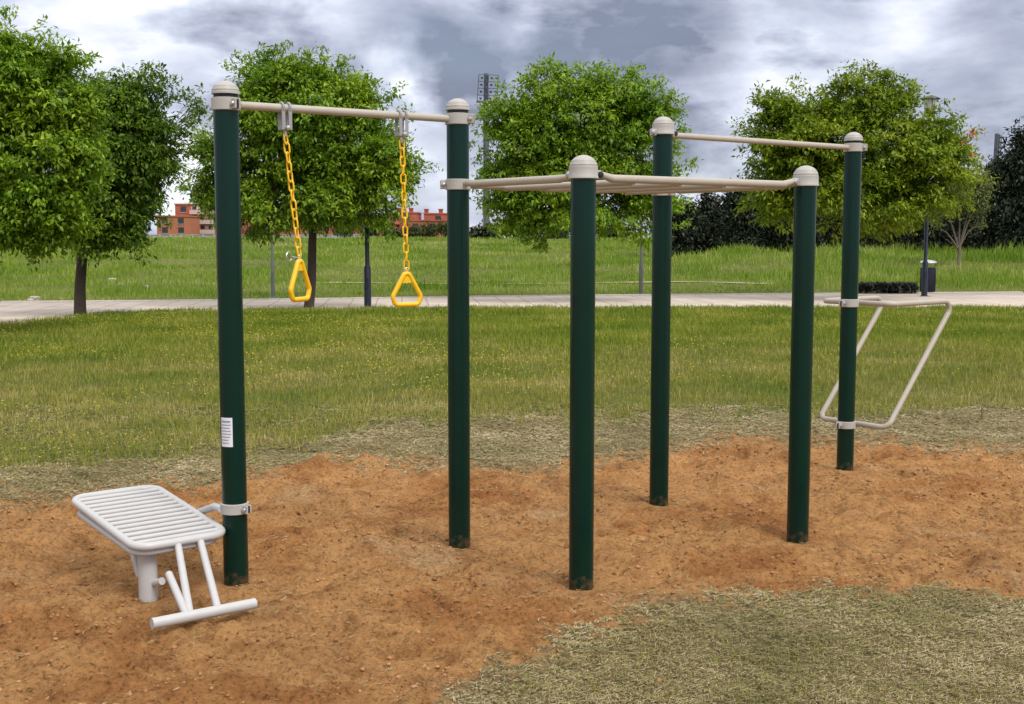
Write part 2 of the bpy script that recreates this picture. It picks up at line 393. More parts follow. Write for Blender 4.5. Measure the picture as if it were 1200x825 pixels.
def axis_pts(a, b, step, grow, lim):
    mid = [a]; 
    while mid[-1] < b: mid.append(mid[-1] + step(mid[-1]))
    out = []; s = step(b); v = mid[-1]
    while v < lim: s *= grow; v += s; out.append(v)
    lo = []; s = step(a); v = a
    while v > -lim: s *= grow; v -= s; lo.append(v)
    return np.array(lo[::-1] + mid + out)
def build_ground():
    xs = axis_pts(-3.4, 4.6, lambda v: .0125, 1.07, 900)
    ys = axis_pts(3.7, 11.0, lambda v: .0105 * max(1, (v / 4.5) ** 1.3), 1.035, 900)
    X, Y = np.meshgrid(xs, ys); x = X.ravel(); y = Y.ravel()
    dirt, lawn, path = zones(x, y)
    z = height(x, y, dirt, lawn, path)
    V = np.stack([x, y, z], 1); nx = len(xs); ny = len(ys)
    i, j = np.meshgrid(np.arange(nx - 1), np.arange(ny - 1)); a = (j * nx + i).ravel()
    Q = np.stack([a, a + 1, a + 1 + nx, a + nx], 1)
    m, nt, b, N, L = new_mat('ground_soil_and_turf')
    at = N('ShaderNodeAttribute'); at.attribute_name = 'zone'; sep = N('ShaderNodeSeparateColor'); L(at.outputs['Color'], sep.inputs[0])
    tc = N('ShaderNodeTexCoord')
    def noise(sc, det=6, rg=.6, yz=1.0):
        n = N('ShaderNodeTexNoise'); n.inputs['Scale'].default_value = sc; n.inputs['Detail'].default_value = det; n.inputs['Roughness'].default_value = rg
        L(tc.outputs['Object'], n.inputs['Vector']); return n.outputs['Fac']
    def ramp(f, stops):
        r = N('ShaderNodeValToRGB'); L(f, r.inputs[0]); e = r.color_ramp.elements
        e[0].position = stops[0][0]; e[0].color = (*stops[0][1], 1); e[1].position = stops[-1][0]; e[1].color = (*stops[-1][1], 1)
        for p, c in stops[1:-1]: q = e.new(p); q.color = (*c, 1)
        return r.outputs[0]
    def mixc(f, A, B, mode='MIX'):
        k = N('ShaderNodeMix'); k.data_type = 'RGBA'; k.blend_type = mode
        if isinstance(f, float): k.inputs['Factor'].default_value = f
        else: L(f, k.inputs['Factor'])
        L(A, k.inputs['A']); L(B, k.inputs['B']); return k.outputs['Result']
    soilA = ramp(noise(1.1, 5), [(.30, (.35, .152, .054)), (.42, (.44, .215, .078)), (.50, (.54, .300, .122)), (.58, (.46, .245, .098)), (.68, (.55, .355, .180))])
    soilB = ramp(noise(48, 8, .8), [(.38, (.30, .27, .25)), (.465, (.84, .82, .80)), (.62, (1.1, 1.08, 1.05)), (.8, (1.3, 1.35, 1.4))])
    relief_shade = ramp(noise(5.5, 6, .72), [(.36, (.66, .60, .56)), (.47, (.96, .95, .94)), (.62, (1.08, 1.07, 1.06))])  # shading of the soil relief put into the colour as darker noise blotches
    soil = mixc(1.0, mixc(1.0, soilA, soilB, 'MULTIPLY'), relief_shade, 'MULTIPLY')
    straw = ramp(noise(14, 8, .7), [(.3, (.13, .10, .05)), (.5, (.28, .215, .115)), (.7, (.42, .34, .20))])
    turf = ramp(noise(3.0, 8, .7), [(.3, (.06, .075, .02)), (.5, (.11, .125, .03)), (.7, (.17, .16, .05))])
    c = mixc(sep.outputs[1], straw, turf); c = mixc(sep.outputs[0], c, soil)
    L(c, b.inputs['Base Color']); b.inputs['Roughness'].default_value = .95; b.inputs['Specular IOR Level'].default_value = .15
    bp = N('ShaderNodeBump'); bp.inputs['Strength'].default_value = 1.0; bp.inputs['Distance'].default_value = .02
    L(noise(75, 9, .85), bp.inputs['Height']); L(bp.outputs[0], b.inputs['Normal'])
    o = np_mesh('ground', V, Q, m, smooth_=True); tag(o, kind='structure')
    ca = o.data.color_attributes.new('zone', 'FLOAT_COLOR', 'POINT')
    ca.data.foreach_set('color', np.stack([dirt, lawn, path * 1.0, np.ones_like(dirt)], 1).astype(np.float32).ravel())
build_ground()

# ------------------------------------------------------------------ paths
def build_path():
    m, nt, b, N, L = new_mat('concrete_paving')
    tc = N('ShaderNodeTexCoord'); mp = N('ShaderNodeMapping'); mp.inputs['Rotation'].default_value = (0, 0, -.09); L(tc.outputs['Object'], mp.inputs[0])
    br = N('ShaderNodeTexBrick'); L(mp.outputs[0], br.inputs['Vector']); br.inputs['Scale'].default_value = 1; br.offset = 0
    br.inputs['Brick Width'].default_value = .6; br.inputs['Row Height'].default_value = .6; br.inputs['Mortar Size'].default_value = .018
    br.inputs['Color1'].default_value = (.56, .48, .41, 1); br.inputs['Color2'].default_value = (.62, .54, .46, 1); br.inputs['Mortar'].default_value = (.36, .30, .25, 1)
    n = N('ShaderNodeTexNoise'); n.inputs['Scale'].default_value = .8; n.inputs['Detail'].default_value = 8; n.inputs['Roughness'].default_value = .7; L(tc.outputs['Object'], n.inputs['Vector'])
    r = N('ShaderNodeValToRGB'); L(n.outputs['Fac'], r.inputs[0]); r.color_ramp.elements[0].position = .3; r.color_ramp.elements[0].color = (.72, .70, .69, 1); r.color_ramp.elements[1].position = .65; r.color_ramp.elements[1].color = (1, 1, 1, 1)
    k = N('ShaderNodeMix'); k.data_type = 'RGBA'; k.blend_type = 'MULTIPLY'; k.inputs['Factor'].default_value = 1; L(br.outputs[0], k.inputs['A']); L(r.outputs[0], k.inputs['B'])
    L(k.outputs['Result'], b.inputs['Base Color']); b.inputs['Roughness'].default_value = .9
    xs = np.concatenate([np.arange(-26, -6, .5), np.arange(-6, 60, 1.5)])
    V = []; Q = []
    for i, x in enumerate(xs):
        a = yl(L_PN, x); c = yl(L_PF, x)
        V += [(x, a, .02), (x, c, .02), (x, a, -.1), (x, c, -.1)]
        if i: o = 4 * i; Q += [(o - 4, o, o + 1, o - 3), (o - 2, o + 2, o, o - 4), (o - 3, o + 1, o + 3, o - 1)]
    tag(np_mesh('path', V, Q, m), kind='structure')
    mk = paint('kerb_concrete', (.44, .40, .36), .9, .25, 5, .8)
    for Lr, nm in ((L_PN, 'kerb'), (L_PF, 'kerb')):
        mb = MB(); P = [(x, y) for x, y in zip(*Lr) if -27 < x < 40]
        s = .09 if Lr is L_PN else -.09
        for (x0, y0), (x1, y1) in zip(P[:-1], P[1:]):
            d = Vector((x1 - x0, y1 - y0, 0)); l = d.length; n_ = max(1, int(l / 1.0)); d.normalize()
            R = Matrix.Rotation(math.atan2(d.y, d.x), 3, 'Z')
            for q in range(n_):
                c = Vector((x0, y0, -.01)) + d * (l * (q + .5) / n_) + Vector((-d.y, d.x, 0)) * -s
                mb.box(c, (l / n_ - .012, .14, .10), R, bevel=.012)
        tag(mb.build(nm, mk), kind='structure')
    # narrow worn footpath in the field beyond
    m2 = paint('worn_trail', (.36, .33, .20), .95, .3, 3, .8)
    V = []; Q = []; pts = [(-24, 33.6)] + [(G(x, y).x, G(x, y).y) for x, y in [(120, 336.5), (380, 332.5), (520, 333), (640, 333.5), (800, 331.5), (900, 334)]] + [(22, 40)]
    xs = np.arange(-6.5, 9, .5)
    for i, x in enumerate(xs):
        yy = np.interp(x, [p[0] for p in pts], [p[1] for p in pts]) + math.sin(x * .9) * .12; w = .26 + .16 * math.sin(x * 1.7)
        V += [(x, yy - w, hz(x, yy - w) + .03), (x, yy + w, hz(x, yy + w) + .03)]
        if i: o = 2 * i; Q.append((o - 2, o, o + 1, o - 1))
    tag(np_mesh('field_path', V, Q, m2), kind='structure')
    return pts
TRAIL = build_path()

# ------------------------------------------------------------------ the workout station
RP = .057
PB = {1: (277, 682), 2: (538.5, 637), 3: (681, 686), 4: (772, 590), 5: (934.5, 633), 6: (990, 550)}
PT = {k: G(*v) for k, v in PB.items()}
TALL, SHORT = 2.235, 1.90       # top of the tube under the cap
HB, HL = 2.205, 1.875            # pull-up bar, ladder level
station = empty('workout_station', (PT[3].x, PT[3].y, 0))
tag(station, 'outdoor workout station of six dark green posts joined by beige bars over bare orange soil', 'workout station')
def dome(mb, c, z0, r, h, grooves=True, mat=0):
    prof = [(r, z0), (r, z0 + .006)]
    n = 14
    for i in range(n + 1):
        a = math.pi / 2 * i / n; prof.append((max(.002, r * math.cos(a)), z0 + .006 + h * math.sin(a)))
    q = []
    for i, (rr, z) in enumerate(prof):
        q.append((rr, z))
        if grooves and i in (3, 6): q += [(rr - .0005, z + .0012), (rr - .003, z + .0018), (rr - .003, z + .003)]
    mb.lathe(q, (c.x, c.y, 0), 36, mat)
def bolt(mb, p, ax, r=.011, l=.03, mat=0):
    ax = Vector(ax).normalized()
    mb.lathe([(r * .55, -l), (r * .55, 0), (r, 0), (r, .004), (r * .8, .009), (r * .3, .011)], p, 12, mat, ax)
def dirv(a, b): d = PT[b] - PT[a]; d.z = 0; return d.normalized()
def clamp_band(parent, c, z, dirs, name='clamp', h=.052, lug=None):
    """split steel band around a post; dirs: directions of its bolted lugs"""
    mb = MB(); r = RP + .008
    mb.lathe([(RP + .001, z - h / 2), (r, z - h / 2 + .003), (r, z + h / 2 - .003), (RP + .001, z + h / 2)], (c.x, c.y, 0), 40, 0)
    for d in dirs:
        d = Vector(d).normalized(); t = Vector((-d.y, d.x, 0))
        R = Matrix((d, t, Vector((0, 0, 1)))).transposed()
        p = Vector((c.x, c.y, z)) + d * (r + .010)
        for s in (-1, 1): mb.box(p + t * s * .011, (.032, .009, h * .8), R, 0, .002)
        mb.box(p, (.026, .0135, h * .6), R, 1)
        bolt(mb, p + t * .016, t, mat=2); bolt(mb, p - t * .016, -t, mat=2)
    return mb.build(name, [M_CAP, M_BLACK, M_STEEL], parent)
posts = {}
def top_dirs():
    return {1: [dirv(1, 2)], 2: [-dirv(1, 2)], 6: [-dirv(4, 6)]}
TD = top_dirs()
for k in (1, 2, 3, 4, 5, 6):
    c = PT[k]; H = TALL if k in (1, 2, 4, 6) else SHORT
    mb = MB(); mb.lathe([(RP, -.3), (RP, H - .002), (RP - .004, H)], (0, 0, 0), 48)
    post = mb.build('post', M_GREEN, station, Vector((c.x, c.y, 0)) - station.location)
    posts[k] = post
    if k in (1, 2, 6):           # separate band, dark gap and domed cap
        mb = MB(); mb.lathe([(RP - .003, H - .001), (RP - .003, H + .016)], (c.x, c.y, 0), 36); mb.build('cap_gasket', M_BLACK, post)
        mb = MB(); dome(mb, c, H + .015, RP + .006, .054); mb.build('post_cap', M_CAP, post)
        clamp_band(post, c, H - .030, [(1, -.35, 0) if k != 1 else (.75, -.65, 0)], 'clamp', .058)
    else:                        # one-piece cap with skirt and cast ears
        mb = MB(); r = RP + .009
        mb.lathe([(RP + .001, H - .031), (r + .002, H - .029), (r + .002, H - .022), (r, H - .019), (r - .001, H + .014)], (c.x, c.y, 0), 36)
        dome(mb, c, H + .012, r - .001, .058)
        es = {3: [dirv(3, 2), dirv(3, 5)], 5: [dirv(5, 3), dirv(5, 4)], 4: [dirv(4, 6), -dirv(4, 6)]}[k]
        for d in es:
            t = Vector((-d.y, d.x, 0)); R = Matrix((d, t, Vector((0, 0, 1)))).transposed()
            p = Vector((c.x, c.y, H - .010 if k != 4 else H - .02)) + d * (r + .014)
            mb.box(p, (.042, .024, .040), R, 0, .004); bolt(mb, p + d * .008 - t * .013, -t, .015, mat=2); bolt(mb, p + d * .008 + t * .013, t, .015, mat=1)
        mb.build('post_cap', [M_CAP, M_STEEL, M_BLACK], post)
clamp_band(posts[2], PT[2], HL, [(-1, -.12, 0)], 'clamp', .056)
clamp_band(posts[4], PT[4], HL, [-dirv(2, 4) * -1.0], 'clamp', .056)
clamp_band(posts[1], PT[1], .355, [(.85, -.5, 0)], 'clamp', .05)
clamp_band(posts[6], PT[6], 1.155, [(-.8, -.6, 0)], 'clamp', .055)
clamp_band(posts[6], PT[6], .315, [(-.8, -.6, 0)], 'clamp', .05)
# sticker on post 1
mb = MB(); c = PT[1]; f = math.atan2(-c.y, -c.x)       # heading back to the camera
P = []; Fc = []; a0, a1, z0, z1, R_ = f - math.radians(62), f - math.radians(2), .650, .785, RP + .0014
n = 10
for i in range(n + 1):
    a = a0 + (a1 - a0) * i / n
    for r_, z in ((R_, z0), (R_, z1), (R_ - .0012, z0), (R_ - .0012, z1)): P.append((c.x + r_ * math.cos(a), c.y + r_ * math.sin(a), z))
for i in range(n): o = i * 4; Fc += [(o, o + 4, o + 5, o + 1), (o + 1, o + 5, o + 7, o + 3), (o + 2, o + 6, o + 4, o)]
Fc += [(0, 1, 3, 2), (n * 4, n * 4 + 2, n * 4 + 3, n * 4 + 1)]
mb.add(P, Fc, 0)
rr = random.Random(4)
for q in range(8):
    zz = z1 - .022 - q * .014; e0 = a0 + .08; e1 = a1 - .10 - rr.random() * .25
    hh = .0045 if q else .008; P = []; Fc = []
    for i in range(9):
        a = e0 + (e1 - e0) * i / 8
        for z in (zz, zz + hh): P.append((c.x + (R_ + .0006) * math.cos(a), c.y + (R_ + .0006) * math.sin(a), z))
    for i in range(8): Fc.append((i * 2, i * 2 + 2, i * 2 + 3, i * 2 + 1))
    mb.add(P, Fc, 1)
tag(mb.build('sticker', [M_PAPER, M_INK], posts[1]), 'white sticker with small lines of print')

def bar(name, a, b, r, drop=0.0, trim0=RP, trim1=RP, mat=M_BEIGE, parent=station, flat=True):
    a = Vector(a); b = Vector(b); d = (b - a).normalized(); a2 = a + d * trim0; b2 = b - d * trim1
    mb = MB()
    pts = [a2 + Vector((0, 0, drop)), a2 + d * .03 + Vector((0, 0, drop * .9)), a2 + d * .09, b2 - d * .09, b2 - d * .03 + Vector((0, 0, drop * .9)), b2 + Vector((0, 0, drop))]
    mb.tube(pts, [r * .75, r * .8, r, r, r * .8, r * .75] if drop else r, 16)
    return mb.build(name, mat, parent)
def at(k, z): return Vector((PT[k].x, PT[k].y, z))
tag(bar('pull_up_bar', at(1, HB), at(2, HB), .019), 'pull-up bar carrying the yellow rings')
tag(bar('pull_up_bar', at(4, HB), at(6, HB), .018), 'higher bare pull-up bar at the back right')
# ladder frame and rungs
bar('ladder_rail', at(3, HL), at(5, HL), .019, .016, RP + .02, RP + .02)
bar('ladder_rail', at(2, HL), at(4, HL), .019)
bar('ladder_rail', at(2, HL) - dirv(2, 3) * .0, at(3, HL), .019, .006, RP, RP + .02)
bar('ladder_rail', at(4, HL), at(5, HL), .019, .010, RP, RP + .02)
for i in range(4):
    t = (i + 1) / 5
    a = at(2, HL - .012).lerp(at(4, HL - .012), t); b = at(3, HL - .012).lerp(at(5, HL - .012), t)
    mb = MB(); mb.tube([a, b], .0165, 14); mb.build('ladder_rung', M_BEIGE, station)
# dip frame on post 6: one bent tube
D1 = dirv(4, 6); D2 = Vector((D1.y, -D1.x, 0))
def dip():
    c = PT[6] + D1 * (RP + .018); w = .285; Lh = .735; zt, zb = 1.155, .318
    mb = MB()
    A = c - D2 * w; B = c + D2 * w
    up = lambda p, z: Vector((p.x, p.y, z))
    pts = [up(A, zt), up(A + D1 * Lh, zt), up(A, zb), up(B, zb), up(B + D1 * Lh, zt), up(B, zt)]
    loop = fillet(pts, .055, 8, True)
    mb.tube(loop, .0185, 16, closed=True)
    o = mb.build('dip_frame', M_BEIGE, station); tag(o, 'bent tube dip frame clamped to the farthest post')
dip()

# ------------------------------------------------------------------ sit-up bench beside post 1
def bench():
    NL = W(150, 648, 5.18); NR = W(269, 625, 5.48); FL = W(84, 582, 5.88); FR = W(187, 570, 6.16)
    cen = (NL + NR + FL + FR) / 4
    ux = ((NR - NL) + (FR - FL)).normalized(); uy = ((FL - NL) + (FR - NR)); uy = (uy - ux * uy.dot(ux)).normalized(); uz = ux.cross(uy)
    wd = ((NR - NL).length + (FR - FL).length) / 2; ln = ((FL - NL).length + (FR - NR).length) / 2
    base = G(174, 700)
    t = empty('sit_up_bench', (base.x, base.y, 0))
    tag(t, 'off-white slatted sit-up bench with low foot bar, clamped to the stickered green post', 'exercise bench')
    P = lambda u, v, w_=0: cen + ux * u + uy * v + uz * w_
    hw, hl, r = wd / 2 - .018, ln / 2 - .018, .019
    mb = MB(); mb.tube(fillet([P(-hw, -hl), P(hw, -hl), P(hw, hl), P(-hw, hl)], .075, 8, True), r, 14, closed=True)
    # lower skirt rail under the board
    mb.tube(fillet([P(-hw + .004, -hl + .012, -.030), P(hw - .03, -hl + .012, -.030), P(hw - .03, hl - .06, -.048), P(-hw + .004, hl - .06, -.048)], .075, 8, True), .016, 12, closed=True)
    mb.build('board_frame', M_WHITE, t)
    n = 13
    for i in range(n):
        v = -hl + (i + 1) * 2 * hl / (n + 1); e = hw if min(i, n - 1 - i) > 0 else hw - .012
        mb = MB(); mb.tube([P(-e, v, .002), P(e, v, .002)], .0125, 12); mb.build('slat', M_WHITE, t)
    # ground post
    top = W(174, 645, base.y).z
    mb = MB(); mb.lathe([(.042, -.25), (.042, top + .005)], (base.x, base.y, 0), 32)
    mb.box((base.x, base.y, top + .012), (.10, .10, .008), None, 0, .001)
    for s in (-1, 1): mb.tube([P(s * .09, -hl), P(s * .09, hl)] if False else [P(s * .10, -hl, -.028), P(s * .10, hl, -.028)], .013, 10)
    mb.build('support_post', M_WHITE, t)
    # foot bar and struts
    f0, f1 = G(178, 731, .085), G(299, 707, .085); fd = (f1 - f0).normalized()
    mb = MB(); mb.tube([f0, f1], .0225, 20); mb.build('foot_bar', M_WHITE, t)
    e0 = f0 + fd * (f1 - f0).length * .36; e1 = f0 + fd * (f1 - f0).length * .63
    for (px, e) in ((204, e0), (233, e1)):
        u = -hw + 2 * hw * ((px - 152) / (268 - 152)); mb = MB(); mb.tube([P(u, -hl + .004, -.012), e], .0165, 14); mb.build('strut', M_WHITE, t)
    pk = W(181, 683, base.y - .02); q = W(196, 674, base.y - .18)
    mb = MB(); mb.tube([pk - Vector((.0, 0, 0)), W(190, 681, base.y - .06)], .017, 12)
    mb.build('foot_peg', M_WHITE, t)
    mb = MB(); mb.tube([W(198, 673, base.y - .22), f0 + fd * (f1 - f0).length * .325 + Vector((0, 0, .005))], .0165, 14); mb.build('strut', M_WHITE, t)
    mb = MB(); mb.tube([W(155, 646, base.y + .06), W(164, 676, base.y + .02)], .015, 12); mb.build('strut', M_WHITE, t)
    # arm from the post clamp to beneath the board
    s = Vector((PT[1].x, PT[1].y, .355)); s2 = s + Vector((-.055, -.03, 0))
    mb = MB(); a = P(hw + .035, .02, -.035); b = P(.02, .0, -.062)
    mb.tube(fillet([s2, s + Vector((-.10, .03, -.002)), a, b], .05, 6), .0175, 14); mb.build('mounting_arm', M_WHITE, t)
bench()

# ------------------------------------------------------------------ hanging rings
def ring_set(t_along, px_top, bottom_px, twist, label, shackle_ring):
    a = at(1, HB); b = at(2, HB); p = a.lerp(b, t_along); d = (b - a).normalized(); dn = Vector((-d.y, d.x, 0))
    g = empty('gym_ring', (p.x, p.y, p.z))
    tag(g, label, 'gym ring', 'yellow rings on chains')
    R = Matrix((d, dn, Vector((0, 0, 1)))).transposed()
    mb = MB()
    for s in (-1, 1):
        q = p + d * .017 * s
        mb.tube([q + Vector((0, 0, 0)) + (dn * math.cos(x) + Vector((0, 0, 1)) * math.sin(x)) * .0245 for x in [i * math.pi / 8 for i in range(-2, 11)]], .006, 8)
        mb.box(q + dn * -.022 + Vector((0, 0, -.052)), (.018, .005, .10), R, 0, .002)
        mb.box(q + dn * .022 + Vector((0, 0, -.052)), (.018, .005, .10), R, 0, .002)
    bolt(mb, p - dn * .03 + Vector((0, 0, -.092)), -dn, .012, .06, 1)
    mb.box(p + Vector((0, 0, -.092)), (.05, .05, .02), R, 0, .003)
    mb.tube([p + Vector((0, 0, -.10)), p + Vector((0, 0, -.13))], .008, 8, 1)
    mb.build('hanger', [M_HANG, M_STEEL], g)
    y = p.y; top = p + Vector((0, 0, -.118)); ztop = W(px_top[0], px_top[1], y).z
    bot = W(px_top[0], px_top[1], y); mb = MB(); L_ = (top - bot).length; n = round(L_ / .044); ax = (bot - top).normalized()
    for i in range(n):
        c = top.lerp(bot, (i + .5) / n); ang = twist + (math.pi / 2 if i % 2 else 0) + .25 * math.sin(i * 1.3)
        u = Vector((math.cos(ang), math.sin(ang), 0)); h = L_ / n / 2 + .0035
        pts = [c + u * (.0125 * math.cos(x)) + ax * ((h - .0125) * (1 if math.sin(x) > 0 else -1) + .0125 * math.sin(x)) for x in [2 * math.pi * k / 14 + .2 for k in range(14)]]
        mb.tube(pts, .0042, 8, closed=True)
    mb.build('chain', M_YELLOW, g)
    mb = MB(); c = bot + Vector((0, 0, -.012)); u = Vector((math.cos(twist), math.sin(twist), 0)); w = Vector((0, 0, 1))
    if shackle_ring:
        c2 = c + Vector((-.05, 0, .012)); mb.tube([c2 + (u * math.cos(x) + w * math.sin(x)) * .022 for x in [2 * math.pi * k / 18 for k in range(18)]], .0035, 8, closed=True)
        mb.tube([c2 + u * .018, c + Vector((0, 0, .005))], .004, 8)
    mb.tube([c + (u * .009 * math.cos(x) + w * .020 * math.sin(x)) for x in [2 * math.pi * k / 14 for k in range(14)]], .0042, 8, closed=True)
    mb.build('shackle', M_STEEL, g)
    # handle
    zb = W(px_top[0], bottom_px, y).z + .013; zt = bot.z - .02; hgt = zt - zb; u = Vector((math.cos(twist + .0), math.sin(twist + .0), 0))
    wd = .078
    mb = MB(); C = Vector((bot.x, bot.y, 0))
    P = lambda x, z: C + u * x + Vector((0, 0, z))
    mb.tube(fillet([P(-.012, zt), P(.012, zt), P(wd, zb + hgt * .26), P(wd * .80, zb), P(-wd * .80, zb), P(-wd, zb + hgt * .26)], .022, 6, True), .0120, 14, closed=True)
    dn2 = Vector((-u.y, u.x, 0))
    V = [P(-.012, zt - .004) + dn2 * .006, P(.012, zt - .004) + dn2 * .006, P(.030, zt - .045) + dn2 * .006, P(-.030, zt - .045) + dn2 * .006]
    V += [v - dn2 * .012 for v in V]
    mb.add(V, [(0, 1, 2, 3), (7, 6, 5, 4), (0, 4, 5, 1), (1, 5, 6, 2), (2, 6, 7, 3), (3, 7, 4, 0)])
    mb.build('handle', M_YELLOW, g)
ring_set(.232, (351, 301), 354, math.radians(66), 'yellow triangular ring on a yellow chain, turned edge-on, nearest the post with the sticker', True)
ring_set(.735, (476.5, 316), 360, math.radians(30), 'yellow triangular ring on a yellow chain, seen face-on before the black lamp post', False)

# ------------------------------------------------------------------ grass
def clampn(v, a, b): return np.minimum(np.maximum(v, a), b)
def blades(name, label, x, y, hgt, wid, mat, seed, lean=.5, kind='stuff', zoff=0.0, cat='grass'):
    rng = np.random.default_rng(seed); n = len(x)
    z = height(x, y) + zoff; a = rng.uniform(0, 2 * np.pi, n); la = rng.uniform(0, 2 * np.pi, n); ll = rng.uniform(.1, 1, n) * lean * hgt
    dx = np.cos(a) * wid / 2; dy = np.sin(a) * wid / 2; tx = np.cos(la) * ll; ty = np.sin(la) * ll
    V = np.empty((n, 5, 3), np.float32)
    V[:, 0] = np.stack([x - dx, y - dy, z - .01], 1); V[:, 1] = np.stack([x + dx, y + dy, z - .01], 1)
    V[:, 2] = np.stack([x + dx * .8 + tx * .35, y + dy * .8 + ty * .35, z + hgt * .6], 1); V[:, 3] = np.stack([x - dx * .8 + tx * .35, y - dy * .8 + ty * .35, z + hgt * .6], 1)
    V[:, 4] = np.stack([x + tx, y + ty, z + hgt * (1 - .25 * (ll / np.maximum(hgt, 1e-4)))], 1)
    # two quads-worth: lower quad and upper triangle, both as triangles
    o = (np.arange(n) * 5)[:, None]
    T = np.concatenate([o + [0, 1, 2], o + [0, 2, 3], o + [3, 2, 4]], 1).reshape(-1, 3)
    ob = np_mesh(name, V.reshape(-1, 3), T, mat); tag(ob, label, cat, None, kind); return ob
def scatter(y0, y1, dens, seed, side=3.0, k=.44):
    """points in a strip of ground wider than the view, dens(y) per square metre"""
    rng = np.random.default_rng(seed); X = []; Y = []; y = y0
    while y < y1:
        dy = max(.25, y * .04); hw = k * y + side; n = int(dens(y) * 2 * hw * dy)
        X.append(rng.uniform(-hw, hw, n)); Y.append(rng.uniform(y, y + dy, n)); y += dy
    return np.concatenate(X), np.concatenate(Y), rng
def lawn():
    x, y, rng = scatter(6.6, 27.2, lambda v: 2100 * (8 / v) ** 1.25, 11, 1.8)
    d, l, p = zones(x, y); tuft = fbm(x, y, .5, 3, 61)
    keep = (rng.random(len(x)) < l * (1 - d) * (.35 + 1.1 * tuft)) & (y < yl(L_PN, x) - .03)
    x, y, tuft = x[keep], y[keep], tuft[keep]
    lush = smooth((y - 13 + (fbm(x, y, 2.2, 3, 63) - .5) * 9) / 8)
    big = rng.random(len(x)) ** 3
    h = (.015 + .065 * tuft + .05 * lush + .08 * big * big) * .95
    w = .0042 * (y / 8) ** .95
    sel = rng.random(len(x)) < lush
    blades('dry_lawn_grass', 'short olive lawn grass between the mown straw and the path', x[~sel], y[~sel], h[~sel], w[~sel], M_LAWN, 1, .7)
    blades('lush_lawn_grass', 'greener lawn grass close to the paved path', x[sel], y[sel], h[sel] * 1.1, w[sel], M_LUSH, 2, .6)
    # ragged tall edge along the path
    rng = np.random.default_rng(5); n = 20000; x = rng.uniform(-15, 15, n); y = yl(L_PN, x) - np.abs(rng.normal(0, .25, n)) + .16 * rng.random(n) ** 2 + .05
    cl = fbm(x, y * 0, .5, 3, 90); k_ = rng.random(n) < clampn((cl - .3) * 2.4, .1, 1); x, y, cl = x[k_], y[k_], cl[k_]
    blades('path_edge_grass', 'ragged taller grass along the near kerb of the path', x, y, .07 + .16 * cl * rng.random(len(x)) ** 1.5, np.full(len(x), .013), M_LUSH, 3, .7)
    # small yellow and white flowers
    my = grass_mat('yellow_petals', [(.45, .40, .03), (.60, .52, .06)]); x, y, rng = scatter(8, 24, lambda v: 75, 17, 1.5)
    d, l, p = zones(x, y); c = fbm(x, y, 1.7, 3, 77); keep = (rng.random(len(x)) < l * clampn((c - .42) * 5, 0, 1) * np.where(x < 0, 1, .35)) & (y < yl(L_PN, x) - .2)
    x, y = x[keep], y[keep]; n = len(x); z = height(x, y) + rng.uniform(.07, .12, n); s = .003 + .0006 * y; V = np.empty((n, 4, 3), np.float32)
    for i, (a, b) in enumerate(((-1, 0), (0, -1), (1, 0), (0, 1))): V[:, i] = np.stack([x + a * s, y + b * s, z + rng.uniform(-.006, .006, n)], 1)
    tag(np_mesh('lawn_flowers', V.reshape(-1, 3), np.arange(4 * n).reshape(-1, 4), my), 'tiny yellow flowers dotted over the lawn', 'flowers', None, 'stuff')
lawn()
def straw():
    x, y, rng = scatter(3.7, 11.5, lambda v: 17000 * (4.5 / v) ** 1.9, 23, .9)
    d, l, p = zones(x, y); s = (1 - d) * (1 - l * .65)
    pr = s * .95 + .018 * d + smooth((.8 - np.abs(d - .5) * 2)) * .1
    pr = pr * (.35 + 1.3 * fbm(x, y, .22, 3, 91))
    keep = rng.random(len(x)) < pr; x, y = x[keep], y[keep]; n = len(x)
    z = height(x, y); a = rng.uniform(0, 2 * np.pi, n); ln = (.004 + .012 * rng.random(n) ** 2); w = rng.uniform(.0009, .0018, n) * (y / 4.5) ** 1.2; ln = ln * (y / 4.5) ** .7
    tilt = rng.uniform(-.2, .5, n) * ln; V = np.empty((n, 4, 3), np.float32)
    ca, sa = np.cos(a), np.sin(a)
    z = z + rng.uniform(.002, .012, n)
    V[:, 0] = np.stack([x - ca * ln - sa * w, y - sa * ln + ca * w, z], 1); V[:, 1] = np.stack([x - ca * ln + sa * w, y - sa * ln - ca * w, z], 1)
    V[:, 2] = np.stack([x + ca * ln + sa * w, y + sa * ln - ca * w, z + tilt], 1); V[:, 3] = np.stack([x + ca * ln - sa * w, y + sa * ln + ca * w, z + tilt + .002], 1)
    tag(np_mesh('cut_grass_clippings', V.reshape(-1, 3), np.arange(4 * n).reshape(-1, 4), M_STRAW), 'dry cut grass lying around the bare soil', 'cut grass', None, 'stuff')
    # some surviving green stubble in the straw
    x, y, rng = scatter(3.7, 9.5, lambda v: 1500 * (4.5 / v) ** 1.2, 29, .8)
    d, l, p = zones(x, y); c = fbm(x, y, .5, 4, 93); keep = rng.random(len(x)) < (1 - d) ** 2 * clampn((c - .45) * 7, .05, 1)
    x, y = x[keep], y[keep]
    blades('grass_stubble', 'short green stubble among the dry clippings', x, y, rng.uniform(.012, .04, len(x)), np.full(len(x), .003), M_LAWN, 31, 1.0)
straw()
